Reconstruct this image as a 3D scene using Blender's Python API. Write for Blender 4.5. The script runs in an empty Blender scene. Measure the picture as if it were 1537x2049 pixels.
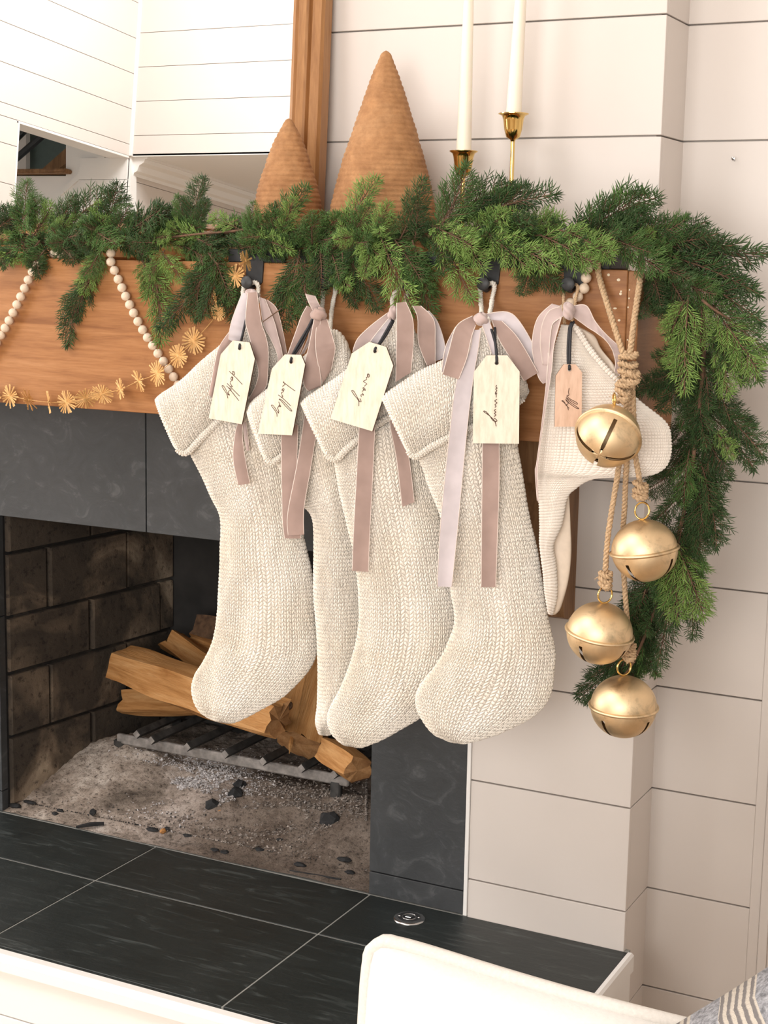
import bpy, bmesh, math, random
from mathutils import Vector, Matrix, Quaternion, noise
random.seed(7)
SC = bpy.context.scene
COL = SC.collection
PI = math.pi

# ------------------------------------------------------------------ camera
W, H, FPX = 1537.0, 2049.0, 3100.0
CAM = Vector((.7516, -2.4311, 1.5388))
YAW, PITCH, ROLL = -.4681, -.1595, .0191
FWD = Vector((math.sin(YAW)*math.cos(PITCH), math.cos(YAW)*math.cos(PITCH), math.sin(PITCH)))
_r = Vector((math.cos(YAW), -math.sin(YAW), 0)); _u = _r.cross(FWD)
RGT = _r*math.cos(ROLL) + _u*math.sin(ROLL)
UPV = -_r*math.sin(ROLL) + _u*math.cos(ROLL)
cam_data = bpy.data.cameras.new('camera'); cam = bpy.data.objects.new('camera', cam_data)
COL.objects.link(cam)
cam.matrix_world = Matrix(((RGT.x, UPV.x, -FWD.x, CAM.x), (RGT.y, UPV.y, -FWD.y, CAM.y), (RGT.z, UPV.z, -FWD.z, CAM.z), (0, 0, 0, 1)))
cam_data.sensor_fit = 'VERTICAL'; cam_data.sensor_height = 24.0
cam_data.lens = FPX/H*24.0
cam_data.clip_start = .05
SC.camera = cam

# ------------------------------------------------------------------ light
world = bpy.data.worlds.new('overcast_sky'); SC.world = world
world.use_nodes = True
world.node_tree.nodes['Background'].inputs[0].default_value = (1.0, .985, .96, 1)
world.node_tree.nodes['Background'].inputs[1].default_value = 1.0

def area(name, loc, tgt, sx, sy, power, col=(1, .97, .93)):
    d = bpy.data.lights.new(name, 'AREA'); d.shape = 'RECTANGLE'; d.size = sx; d.size_y = sy
    d.energy = power; d.color = col
    o = bpy.data.objects.new(name, d); COL.objects.link(o)
    o.location = loc
    o.rotation_euler = (Vector(tgt)-Vector(loc)).to_track_quat('-Z', 'Y').to_euler()
    return o
# daylight at the front and left windows (the window openings are built below)
area('daylight_window_front_offscreen', (.55, -4.56, 1.75), (.55, 0, 1.75), 3.0, 2.1, 185, (1, .965, .92))
area('daylight_window_left_offscreen', (-4.36, -1.65, 1.6), (0, -1.65, 1.6), 1.9, 1.9, 120, (1, .98, .96))
area('added_roof_light_offscreen', (-2.75, -3.1, 4.52), (-2.75, -3.1, 0), 1.7, 1.5, 185, (1, .98, .96))  # unseen overhead light, added to brighten the upper walls in the mirror

SC.view_settings.view_transform = 'Standard'
SC.view_settings.look = 'None'
SC.view_settings.exposure = -.40
SC.view_settings.gamma = 1
SC.view_settings.use_curve_mapping = False

# ------------------------------------------------------------------ helpers
def ray(x, y):
    return FWD + RGT*((x-W/2)/FPX) - UPV*((y-H/2)/FPX)
def atY(x, y, Y):
    d = ray(x, y); return CAM + d*((Y-CAM.y)/d.y)
def atZ(x, y, z):
    d = ray(x, y); return CAM + d*((z-CAM.z)/d.z)
class Pl:
    """upright plane Y = y0 + k (X - x0): the sheet a hanging thing lies in"""
    def __init__(s, y0, k, x0):
        s.y0, s.k, s.x0 = y0, k, x0
        s.n = Vector((k, -1, 0)).normalized()
    def at(s, px, py, off=0.0):
        # off > 0 moves the sheet towards the room
        d = ray(px, py); y0 = s.y0-off*math.sqrt(1+s.k*s.k)
        t = (y0 + s.k*(CAM.x-s.x0) - CAM.y)/(d.y - s.k*d.x)
        return CAM + d*t

class MB:
    def __init__(s): s.v = []; s.f = []; s.uv = []; s.m = []; s.useuv = False; s.col = []
    def add(s, vs, fs, uvs=None, mi=0):
        b = len(s.v); s.v += [Vector(a) for a in vs]
        for i, f in enumerate(fs):
            s.f.append([b+j for j in f]); s.m.append(mi)
            if uvs: s.uv.append(uvs[i]); s.useuv = True
            else: s.uv.append([(0, 0)]*len(f))
    def box(s, x0, x1, y0, y1, z0, z1, bev=0.0, mi=0):
        if bev <= 0:
            s.add([(x, y, z) for x in (x0, x1) for y in (y0, y1) for z in (z0, z1)],
                  [(0, 1, 3, 2), (4, 6, 7, 5), (0, 4, 5, 1), (2, 3, 7, 6), (0, 2, 6, 4), (1, 5, 7, 3)], mi=mi); return
        bm = bmesh.new(); bmesh.ops.create_cube(bm, size=1)
        for v in bm.verts:
            v.co = Vector(((x0+x1)/2+v.co.x*(x1-x0), (y0+y1)/2+v.co.y*(y1-y0), (z0+z1)/2+v.co.z*(z1-z0)))
        bmesh.ops.bevel(bm, geom=list(bm.edges), offset=bev, segments=2 if bev > .004 else 1, affect='EDGES')
        s.bm(bm, mi)
    def bm(s, bm, mi=0):
        bm.verts.index_update()
        s.add([v.co for v in bm.verts], [[v.index for v in f.verts] for f in bm.faces], mi=mi); bm.free()
    def loft(s, rings, cap=True, closed=True, uvs=None):
        n = len(rings[0]); vs = [p for r in rings for p in r]; fs = []; us = []
        for i in range(len(rings)-1):
            for j in range(n if closed else n-1):
                k = (j+1) % n
                fs.append((i*n+j, i*n+k, (i+1)*n+k, (i+1)*n+j))
                if uvs:
                    us.append([uvs(i, j), uvs(i, j+1), uvs(i+1, j+1), uvs(i+1, j)])
        if cap and closed:
            fs.append(tuple(range(n-1, -1, -1))); fs.append(tuple((len(rings)-1)*n+j for j in range(n)))
            if uvs:
                us.append([uvs(0, j) for j in range(n-1, -1, -1)]); us.append([uvs(len(rings)-1, j) for j in range(n)])
        s.add(vs, fs, us if uvs else None)
    def tube(s, pts, r, n=8, cap=True):
        pts = [Vector(p) for p in pts]
        rr = r if isinstance(r, (list, tuple)) else [r]*len(pts)
        rings = []; prev = None
        for i, p in enumerate(pts):
            t = (pts[min(i+1, len(pts)-1)]-pts[max(i-1, 0)])
            if t.length < 1e-9: t = Vector((0, 0, 1))
            t.normalize()
            if prev is None:
                a = Vector((0, 0, 1)) if abs(t.z) < .9 else Vector((1, 0, 0))
                nrm = (a - t*a.dot(t)).normalized()
            else:
                nrm = prev - t*prev.dot(t)
                nrm = nrm.normalized() if nrm.length > 1e-6 else Vector((1, 0, 0))
            prev = nrm; b = t.cross(nrm)
            rings.append([p + (nrm*math.cos(2*PI*j/n)+b*math.sin(2*PI*j/n))*rr[i] for j in range(n)])
        s.loft(rings, cap)
    def lathe(s, prof, n=32, axis=None, org=(0, 0, 0), cap=False, rot=None):
        org = Vector(org); rings = []
        for (r, z) in prof:
            ring = []
            for j in range(n):
                a = 2*PI*j/n; p = Vector((r*math.cos(a), r*math.sin(a), z))
                if rot is not None: p = rot @ p
                ring.append(org+p)
            rings.append(ring)
        s.loft(rings, cap)
    def torus(s, c, nrm, R, r, n=28, m=8):
        nrm = Vector(nrm).normalized(); a = Vector((0, 0, 1)) if abs(nrm.z) < .9 else Vector((1, 0, 0))
        x = (a-nrm*a.dot(nrm)).normalized(); y = nrm.cross(x); c = Vector(c); rings = []
        for i in range(n+1):
            t = 2*PI*i/n; d = x*math.cos(t)+y*math.sin(t)
            rings.append([c+d*(R+r*math.cos(2*PI*j/m))+nrm*(r*math.sin(2*PI*j/m)) for j in range(m)])
        s.loft(rings, False)
    def helix_rope(s, pts, r, strands=3, pitch=.016, n=5, step=.0028):
        P = resample(pts, step); L = 0; path = [[] for _ in range(strands)]; prev = None
        for i, p in enumerate(P):
            t = (P[min(i+1, len(P)-1)]-P[max(i-1, 0)]).normalized()
            if prev is None:
                a = Vector((0, 1, 0)) if abs(t.y) < .9 else Vector((1, 0, 0))
                nr = (a-t*a.dot(t)).normalized()
            else: nr = (prev-t*prev.dot(t)).normalized()
            prev = nr; b = t.cross(nr)
            for k in range(strands):
                a = 2*PI*(L/pitch+k/strands)
                path[k].append(p+(nr*math.cos(a)+b*math.sin(a))*r*.55)
            if i < len(P)-1: L += (P[i+1]-P[i]).length
        for k in range(strands): s.tube(path[k], r*.58, n)
    def prism(s, poly, nrm, th):
        """poly: 3d points of the front face; extruded by th against nrm"""
        n = len(poly); nrm = Vector(nrm)
        vs = [Vector(p) for p in poly]+[Vector(p)-nrm*th for p in poly]
        s.add(vs, [tuple(range(n)), tuple(range(2*n-1, n-1, -1))]+[(i, n+i, n+(i+1) % n, (i+1) % n) for i in range(n)])

def resample(pts, step):
    pts = [Vector(p) for p in pts]; out = [pts[0]]
    cr = []
    for i in range(len(pts)-1):
        p0 = pts[max(i-1, 0)]; p1 = pts[i]; p2 = pts[i+1]; p3 = pts[min(i+2, len(pts)-1)]
        n = max(2, int((p2-p1).length/step))
        for k in range(1, n+1):
            cr.append(crom(p0, p1, p2, p3, k/n))
    return out+cr
def crom(a, b, c, d, t):
    return .5*((2*b)+(c-a)*t+(2*a-5*b+4*c-d)*t*t+(3*b-a-3*c+d)*t*t*t)
def cat(seq, n):
    """Catmull-Rom resample of a list of tuples to n rows"""
    S = [Vector(p) for p in seq]; out = []
    for i in range(n):
        t = i*(len(S)-1)/(n-1); k = min(int(t), len(S)-2); f = t-k
        out.append(crom(S[max(k-1, 0)], S[k], S[k+1], S[min(k+2, len(S)-1)], f))
    return out

ORG = {}
def wloc(o): return ORG[o.name]
def setp(o, label=None, cat=None, group=None, kind=None):
    if label: o['label'] = label
    if cat: o['category'] = cat
    if group: o['group'] = group
    if kind: o['kind'] = kind
    return o
def thing(name, loc, label=None, cat=None, group=None, kind=None):
    o = bpy.data.objects.new(name, None); o.empty_display_size = .05
    COL.objects.link(o); o.location = loc; ORG[o.name] = Vector(loc)
    return setp(o, label, cat, group, kind)
def build(mb, name, mat, parent=None, loc=None, smooth=False, label=None, cat=None, group=None, kind=None):
    if parent is not None: org = wloc(parent) if loc is None else Vector(loc)
    elif loc is not None: org = Vector(loc)
    else:
        xs = [v.x for v in mb.v]; ys = [v.y for v in mb.v]; zs = [v.z for v in mb.v]
        org = Vector(((min(xs)+max(xs))/2, (min(ys)+max(ys))/2, min(zs)))
    me = bpy.data.meshes.new(name)
    me.from_pydata([tuple(v-org) for v in mb.v], [], mb.f)
    if mb.useuv:
        ul = me.uv_layers.new(name='UVMap'); i = 0
        flat = [c for f in mb.uv for c in f]
        for i, c in enumerate(flat): ul.data[i].uv = c
    for m in (mat if isinstance(mat, (list, tuple)) else [mat]): me.materials.append(m)
    if max(mb.m) > 0: me.polygons.foreach_set('material_index', mb.m)
    if smooth: me.polygons.foreach_set('use_smooth', [True]*len(me.polygons))
    me.validate(); me.update()
    bm = bmesh.new(); bm.from_mesh(me); bmesh.ops.recalc_face_normals(bm, faces=bm.faces); bm.to_mesh(me); bm.free()
    o = bpy.data.objects.new(name, me); COL.objects.link(o)
    if parent is not None:
        o.parent = parent; o.location = org-wloc(parent)
    else: o.location = org
    ORG[o.name] = org
    return setp(o, label, cat, group, kind)
def autosmooth(o, ang=35):
    me = o.data; bm = bmesh.new(); bm.from_mesh(me); c = math.cos(math.radians(ang))
    for e in bm.edges:
        if len(e.link_faces) == 2:
            e.smooth = e.link_faces[0].normal.dot(e.link_faces[1].normal) > c
    for f in bm.faces: f.smooth = True
    bm.to_mesh(me); bm.free(); return o

# ------------------------------------------------------------------ materials
class NT:
    def __init__(s, name):
        s.m = bpy.data.materials.new(name); s.m.use_nodes = True; s.t = s.m.node_tree
        s.b = s.t.nodes['Principled BSDF']
    def n(s, typ, **kw):
        nd = s.t.nodes.new(typ)
        for k, v in kw.items(): setattr(nd, k, v)
        return nd
    def l(s, a, b): s.t.links.new(a, b)
    def inp(s, nd, **kw):
        for k, v in kw.items(): nd.inputs[k.replace('_', ' ')].default_value = v
    def math(s, op, a, b=None, c=None):
        nd = s.n('ShaderNodeMath', operation=op)
        for i, x in enumerate((a, b, c)):
            if x is None: continue
            if isinstance(x, (int, float)): nd.inputs[i].default_value = x
            else: s.l(x, nd.inputs[i])
        return nd.outputs[0]
    def coord(s, kind='Object', scale=(1, 1, 1), rot=(0, 0, 0)):
        tc = s.n('ShaderNodeTexCoord'); mp = s.n('ShaderNodeMapping')
        mp.inputs['Scale'].default_value = scale; mp.inputs['Rotation'].default_value = rot
        s.l(tc.outputs[kind], mp.inputs[0]); return mp.outputs[0]
    def noise(s, vec, scale, detail=4, rough=.55, dist=0):
        nd = s.n('ShaderNodeTexNoise'); s.inp(nd, Scale=scale, Detail=detail, Roughness=rough, Distortion=dist)
        if vec is not None: s.l(vec, nd.inputs['Vector'])
        return nd.outputs['Fac']
    def ramp(s, fac, stops):
        nd = s.n('ShaderNodeValToRGB'); cr = nd.color_ramp
        while len(cr.elements) < len(stops): cr.elements.new(.5)
        for e, (p, c) in zip(cr.elements, stops):
            e.position = p; e.color = (c[0], c[1], c[2], 1)
        s.l(fac, nd.inputs[0]); return nd.outputs[0]
    def mix(s, fac, a, b, mode='MIX'):
        nd = s.n('ShaderNodeMix', data_type='RGBA', blend_type=mode)
        for i, x in ((0, fac), (6, a), (7, b)):
            if isinstance(x, (int, float)): nd.inputs[i].default_value = x
            elif isinstance(x, tuple): nd.inputs[i].default_value = (x[0], x[1], x[2], 1)
            else: s.l(x, nd.inputs[i])
        return nd.outputs[2]
    def bump(s, h, strength=.3, dist=.002):
        nd = s.n('ShaderNodeBump'); s.inp(nd, Strength=strength, Distance=dist)
        s.l(h, nd.inputs['Height']); s.l(nd.outputs[0], s.b.inputs['Normal'])
    def disp(s, h, scale):
        nd = s.n('ShaderNodeDisplacement'); s.inp(nd, Midlevel=.7, Scale=scale); s.l(h, nd.inputs['Height'])
        s.l(nd.outputs[0], s.t.nodes['Material Output'].inputs['Displacement']); s.m.displacement_method = 'BOTH'
    def col(s, c):
        if isinstance(c, tuple): s.b.inputs['Base Color'].default_value = (c[0], c[1], c[2], 1)
        else: s.l(c, s.b.inputs['Base Color'])
    def rough(s, v):
        if isinstance(v, (int, float)): s.b.inputs['Roughness'].default_value = v
        else: s.l(v, s.b.inputs['Roughness'])
def srgb(r, g, b):
    f = lambda c: (c/255/12.92) if c/255 <= .04045 else ((c/255+.055)/1.055)**2.4
    return (f(r), f(g), f(b))

def plain(name, c, rough=.5, var=.06, scale=30, bump=0.0, metal=0, spec=.5, sheen=0):
    t = NT(name); v = t.coord()
    n = t.noise(v, scale, 3)
    hi = tuple(min(1, x*(1+var)) for x in c); lo = tuple(x*(1-var) for x in c)
    t.col(t.ramp(n, [(.3, lo), (.7, hi)])); t.rough(rough)
    t.b.inputs['Metallic'].default_value = metal
    t.b.inputs['Specular IOR Level'].default_value = spec
    if sheen: t.b.inputs['Sheen Weight'].default_value = sheen
    if bump: t.bump(n, bump, .003)
    return t.m
def mat_paint(name, c):
    t = NT(name); v = t.coord(); n = t.noise(v, 2.2, 3); n2 = t.noise(v, 160, 2)
    t.col(t.ramp(n, [(.3, tuple(x*.975 for x in c)), (.7, c)])); t.rough(.42)
    t.bump(n2, .05, .001); return t.m
def mat_wood(name, c1, c2, c3, scale=(3, 26, 26), rough=.5, bump=.08, axis_noise=2.2, spec=.4):
    t = NT(name); v = t.coord('Object', scale)
    n = t.noise(v, axis_noise, 6, .62, .9); v2 = t.coord('Object', tuple(x*3.2 for x in scale)); n2 = t.noise(v2, axis_noise*2.4, 4, .6)
    base = t.ramp(n, [(.28, c1), (.5, c2), (.74, c3)])
    fine = t.ramp(n2, [(.3, (.70, .64, .58)), (.6, (1, 1, 1))])
    t.col(t.mix(.55, base, fine, 'MULTIPLY')); t.rough(rough); t.b.inputs['Specular IOR Level'].default_value = spec
    t.bump(n2, bump, .002); return t.m
def mat_slate(name, c=(.023, .027, .028), streak=(.07, .08, .082), sc=(3, 9, 9), rough=.5):
    t = NT(name); v = t.coord('Object', sc); n = t.noise(v, 3.0, 8, .68, 1.6)
    v2 = t.coord('Object', (1, 1, 1)); n2 = t.noise(v2, 5, 5, .6, .6); n3 = t.noise(v2, 120, 3, .6)
    a = t.ramp(n, [(.3, tuple(x*.75 for x in c)), (.56, c), (.68, tuple((x+y)/2 for x, y in zip(c, streak))), (.8, streak)])
    b = t.ramp(n2, [(.3, (.75, .78, .78)), (.7, (1.25, 1.22, 1.2))])
    t.col(t.mix(1.0, a, b, 'MULTIPLY')); t.rough(t.math('MULTIPLY_ADD', n2, .25, rough-.12))
    h = t.math('ADD', n, t.math('MULTIPLY', n3, .35)); t.bump(h, .22, .004); return t.m
def mat_knit(name, cream=(.93, .885, .82), gap=(.86, .81, .745), w=.0078, h=.0066, fuzz=.5):
    t = NT(name); tc = t.n('ShaderNodeTexCoord'); sp = t.n('ShaderNodeSeparateXYZ'); t.l(tc.outputs['UV'], sp.inputs[0])
    nz = t.n('ShaderNodeTexNoise'); t.inp(nz, Scale=240.0, Detail=2.0); t.l(tc.outputs['UV'], nz.inputs['Vector'])
    wob = t.math('MULTIPLY', t.math('SUBTRACT', nz.outputs['Fac'], .5), .75)
    u = t.math('ADD', t.math('DIVIDE', sp.outputs[0], w), t.math('MULTIPLY', wob, .55))
    fu = t.math('FRACT', u); a = t.math('ABSOLUTE', t.math('SUBTRACT', fu, .5))   # 0 centre .5 edge
    v = t.math('ADD', t.math('DIVIDE', sp.outputs[1], h), t.math('MULTIPLY', a, 1.7))
    v = t.math('ADD', v, wob)
    fv = t.math('FRACT', v)
    leg = t.math('SINE', t.math('MULTIPLY', t.math('FRACT', t.math('MULTIPLY', u, 2)), PI))
    row = t.math('SINE', t.math('MULTIPLY', fv, PI))
    hgt = t.math('MULTIPLY', t.math('POWER', leg, .5), t.math('POWER', row, .5))
    vb = t.coord('Object', (1, 1, 1)); n1 = t.noise(vb, 420, 3, .65); n2 = t.noise(vb, 9, 3)
    g = t.ramp(hgt, [(.10, gap), (.42, tuple(x*.93 for x in cream)), (.75, cream)])  # gap tint keeps a little between-stitch shade in the base colour
    heather = t.ramp(n1, [(.3, (.90, .87, .83)), (.55, (1, 1, 1)), (.8, (1.06, 1.05, 1.03))])
    pat = t.ramp(n2, [(.35, (.96, .93, .88)), (.65, (1.02, 1.02, 1.02))])
    t.col(t.mix(1.0, t.mix(1.0, g, heather, 'MULTIPLY'), pat, 'MULTIPLY')); t.rough(.95)
    t.b.inputs['Sheen Weight'].default_value = .15; t.b.inputs['Specular IOR Level'].default_value = .1
    hh = t.math('ADD', hgt, t.math('MULTIPLY', n1, fuzz)); t.bump(t.math('MULTIPLY', n1, fuzz), .6, .0022); t.disp(hgt, .0030); return t.m
def mat_waffle(name, c=(.84, .775, .70)):
    t = NT(name); tc = t.n('ShaderNodeTexCoord'); sp = t.n('ShaderNodeSeparateXYZ'); t.l(tc.outputs['UV'], sp.inputs[0])
    su = t.math('ABSOLUTE', t.math('SINE', t.math('MULTIPLY', sp.outputs[0], PI/.0052)))
    sv = t.math('ABSOLUTE', t.math('SINE', t.math('MULTIPLY', sp.outputs[1], PI/.0046)))
    h = t.math('MULTIPLY', t.math('POWER', su, .5), t.math('POWER', sv, .6))
    n = t.noise(t.coord(), 60, 3)
    t.col(t.mix(.12, t.ramp(h, [(.06, tuple(x*.97 for x in c)), (.36, c), (1, c)]), t.ramp(n, [(.3, (.72, .6, .55)), (.7, (.9, .85, .8))])))  # slightly darker cell edges: faint shade kept in the colour
    t.rough(.9); t.disp(h, .0016); t.b.inputs['Specular IOR Level'].default_value = .15; return t.m
def mat_velvet(name, c, sheen=.6, rough=.75):
    t = NT(name); v = t.coord(); n = t.noise(v, 22, 3); n2 = t.noise(v, 900, 2)
    t.col(t.ramp(n, [(.32, tuple(x*.88 for x in c)), (.68, tuple(min(1, x*1.08) for x in c))])); t.rough(rough)
    t.b.inputs['Sheen Weight'].default_value = sheen; t.b.inputs['Sheen Roughness'].default_value = .4
    t.b.inputs['Specular IOR Level'].default_value = .2
    t.bump(n2, .08, .0006); return t.m
def mat_gold(name, c=(.80, .55, .25), rough=.34, patina=True):
    t = NT(name); v = t.coord(); n = t.noise(v, 28, 6, .65, .5); n2 = t.noise(v, 120, 4, .6)
    if patina: col = t.ramp(n, [(.30, tuple(x*.55 for x in c)), (.46, tuple(x*.93 for x in c)), (.62, c), (.8, tuple(min(1, x*1.1) for x in c))])
    else: col = t.ramp(n, [(.3, tuple(x*.9 for x in c)), (.7, c)])
    t.col(col); t.b.inputs['Metallic'].default_value = 1
    t.rough(t.math('MULTIPLY_ADD', n, .22 if patina else .05, rough-.1))
    t.bump(n2, .05 if patina else .0, .001); return t.m
def mat_needle(name, dark, light):
    t = NT(name); at = t.n('ShaderNodeVertexColor', layer_name='tint'); oi = t.n('ShaderNodeObjectInfo')
    sp = t.n('ShaderNodeSeparateColor'); t.l(at.outputs['Color'], sp.inputs[0])
    f = t.math('ADD', t.math('MULTIPLY', sp.outputs[0], .75), t.math('MULTIPLY', oi.outputs['Random'], .3))
    t.col(t.ramp(f, [(.05, dark), (.5, tuple((a+b)/2 for a, b in zip(dark, light))), (1, light)])); t.rough(.5)
    t.b.inputs['Specular IOR Level'].default_value = .3
    return t.m

WHITE = mat_paint('white_shiplap_paint', (.70, .643, .60))
WHITE2 = mat_paint('white_trim_paint', (.86, .84, .815))
GROOVE = plain('backing_board_paint', (.66, .605, .56), .9)
SLATE = mat_slate('slate_surround', (.038, .042, .046), (.10, .105, .11), (5, 5, 7), .55)
SLATE_H = mat_slate('slate_hearth', (.017, .022, .022), (.095, .11, .11), (2.2, 13, 13), .46)
GROUT = plain('grey_grout', (.30, .30, .28), .9)
MANTEL = mat_wood('mantel_wood', (.25, .10, .033), (.36, .16, .058), (.44, .215, .09), (1.6, 20, 22), .42, .05)
MANTEL_END = mat_wood('mantel_end_wood', (.25, .105, .035), (.33, .15, .056), (.40, .19, .08), (20, 1.6, 22), .45, .05)
FRAME = mat_wood('mirror_frame_wood', (.26, .115, .038), (.36, .175, .065), (.43, .225, .092), (22, 22, 1.6), .38, .05)
CORBEL = mat_wood('corbel_wood', (.16, .075, .03), (.25, .13, .055), (.36, .205, .095), (22, 22, 2), .5, .08)
FIREWOOD = mat_wood('split_firewood', (.30, .125, .035), (.47, .235, .085), (.60, .35, .155), (2.0, 22, 22), .8, .9, 2.2, .2)
FIREWOOD_END = mat_wood('firewood_end_grain', (.26, .12, .05), (.40, .21, .09), (.5, .29, .14), (14, 14, 14), .8, .3, 2.2, .2)
BARK = plain('firewood_bark', (.10, .055, .03), .95, .5, 60, .6)
TAGWOOD = mat_wood('pale_maple', (.74, .675, .55), (.77, .705, .58), (.80, .74, .615), (9, 9, 2.0), .55, .02)
TAGPINK = mat_wood('pinkish_maple', (.68, .46, .34), (.72, .50, .375), (.76, .54, .41), (9, 9, 2.0), .55, .02)
BURNT = plain('laser_burnt_edge', (.09, .045, .03), .8, .3)
ENGRAVE = plain('engraved_lettering', (.085, .04, .025), .8, .3)
KNIT = mat_knit('cream_chunky_knit')
KNITR = mat_knit('cream_rib_knit', (.94, .895, .83), (.87, .82, .755), .0078, .0066)
WAFFLE = mat_waffle('white_waffle_cotton')
LINING = plain('cream_cotton_lining', (.74, .63, .52), .9, .05, 80, .1)
CORD = plain('cream_cotton_cord', (.80, .75, .67), .9, .12, 400, .4)
BLACKCORD = plain('black_waxed_cord', (.012, .012, .016), .55, .2, 300, .2)
VELVET = mat_velvet('dusty_pink_velvet', (.39, .28, .245), .4)
VELVET2 = mat_velvet('pale_mauve_velvet', (.50, .395, .375), .4)
SATIN = mat_velvet('pale_lilac_ribbon_back', (.60, .54, .56), .15, .45)
SELV = plain('ribbon_selvedge', (.74, .63, .57), .7)
BLACKMET = plain('black_metal', (.022, .023, .025), .5, .15, 60, .05)
IRON = plain('ashy_cast_iron', (.035, .033, .031), .75, .6, 40, .35)
IRONTIP = plain('ash_whitened_iron', (.22, .20, .185), .85, .35, 60, .3)
JUTE = plain('jute_twine', (.50, .345, .205), .95, .3, 300, .5)
JUTEK = JUTE
GOLD = mat_gold('antique_gold', (.84, .645, .405), .48)
BRASS = mat_gold('polished_brass', (.80, .55, .20), .2, False)
WAX = plain('ivory_wax', (.86, .80, .68), .45, .03, 10)
WAX.node_tree.nodes['Principled BSDF'].inputs['Subsurface Weight'].default_value = .15
STRAW = plain('straw', (.66, .39, .15), .6, .22, 200)
BEAD = mat_wood('raw_wood_bead', (.70, .55, .41), (.78, .64, .50), (.83, .71, .57), (60, 60, 160), .6, .03)
STEM = plain('brown_twig', (.13, .07, .04), .85, .4, 100, .3)
N_DARK = mat_needle('needles_dark', (.014, .036, .012), (.068, .128, .040))
N_MID = mat_needle('needles_mid', (.025, .062, .017), (.115, .215, .056))
N_LITE = mat_needle('needles_light', (.06, .13, .028), (.26, .40, .10))
MIRROR = plain('silvered_glass', (.93, .945, .94), 0.0, 0.0, 1, 0, 1)
MIRROR.node_tree.nodes['Principled BSDF'].inputs['Roughness'].default_value = 0
CHROME = plain('chrome', (.55, .55, .55), .22, .05, 20, 0, 1)
CHAR = plain('charcoal', (.012, .012, .013), .85, .5, 60, .6)
CUSHION = plain('white_linen', (.70, .675, .64), .9, .03, 200, .12)
FLOORM = mat_wood('oak_floor', (.42, .29, .18), (.52, .38, .25), (.58, .44, .30), (14, 1.2, 14), .45, .03)
GREENW = plain('dark_green_wall', (.10, .135, .125), .7, .05)
SOOT = plain('black_soot', (.020, .0185, .0175), .95, .4, 12, .3)
def mat_brick(name, c):
    t = NT(name); v = t.coord(); n = t.noise(v, 9, 5, .6); n2 = t.noise(v, 60, 5, .7)
    oi = t.n('ShaderNodeObjectInfo')
    base = t.ramp(n, [(.25, tuple(x*.45 for x in c)), (.5, c), (.8, tuple(x*1.3 for x in c))])
    spots = t.ramp(n2, [(.34, (.35, .33, .32)), (.45, (1, 1, 1))])
    # blotchy soot stains burnt into the firebrick
    n4 = t.noise(v, 4.2, 4, .6, .8)
    soot = t.ramp(n4, [(.30, (1, 1, 1)), (.42, (.40, .37, .35)), (.53, (.13, .125, .125))])
    t.col(t.mix(1, t.mix(1, base, spots, 'MULTIPLY'), soot, 'MULTIPLY')); t.rough(.93)
    t.bump(t.math('ADD', n, n2), .5, .006); return t.m
BRICK = mat_brick('sooty_firebrick', (.36, .285, .205))
MORTAR = mat_brick('sooty_mortar', (.16, .135, .11))
def mat_ash():
    t = NT('wood_ash'); v = t.coord(); n = t.noise(v, 7, 5, .65, .4); n2 = t.noise(v, 55, 6, .75); n3 = t.noise(v, 150, 4, .7)
    a = t.ramp(n, [(.32, (.14, .115, .095)), (.48, (.36, .305, .265)), (.64, (.55, .50, .46)), (.78, (.66, .64, .63))])
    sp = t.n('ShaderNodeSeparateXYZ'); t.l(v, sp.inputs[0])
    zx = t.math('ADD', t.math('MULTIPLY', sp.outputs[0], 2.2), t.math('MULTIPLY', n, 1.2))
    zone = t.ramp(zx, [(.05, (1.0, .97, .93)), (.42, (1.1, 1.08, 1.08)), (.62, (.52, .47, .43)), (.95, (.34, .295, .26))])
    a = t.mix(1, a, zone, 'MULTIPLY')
    b = t.ramp(n2, [(.30, (.12, .11, .10)), (.42, (.72, .70, .68)), (.55, (1, 1, 1))])
    c = t.ramp(n3, [(.36, (.35, .33, .32)), (.46, (1, 1, 1))])
    t.col(t.mix(1, t.mix(.9, a, b, 'MULTIPLY'), c, 'MULTIPLY')); t.rough(.98); t.bump(t.math('ADD', n2, t.math('MULTIPLY', n3, .7)), .7, .006); return t.m
ASH = mat_ash()
def mat_cone():
    t = NT('woven_reed'); v = t.coord(); n = t.noise(v, 60, 4, .7); n2 = t.noise(v, 10, 4, .65, .6); n3 = t.noise(t.coord('Object', (1, 1, 3)), 130, 3)
    a = t.ramp(n2, [(.3, (.30, .135, .05)), (.5, (.40, .20, .083)), (.66, (.46, .25, .115)), (.80, (.62, .46, .31))])
    b = t.ramp(n, [(.3, (.78, .74, .70)), (.55, (1, 1, 1)), (.72, (1.18, 1.2, 1.2))])
    t.col(t.mix(1, a, b, 'MULTIPLY')); t.rough(.8); t.bump(n3, .35, .003); return t.m
CONE = mat_cone()
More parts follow.
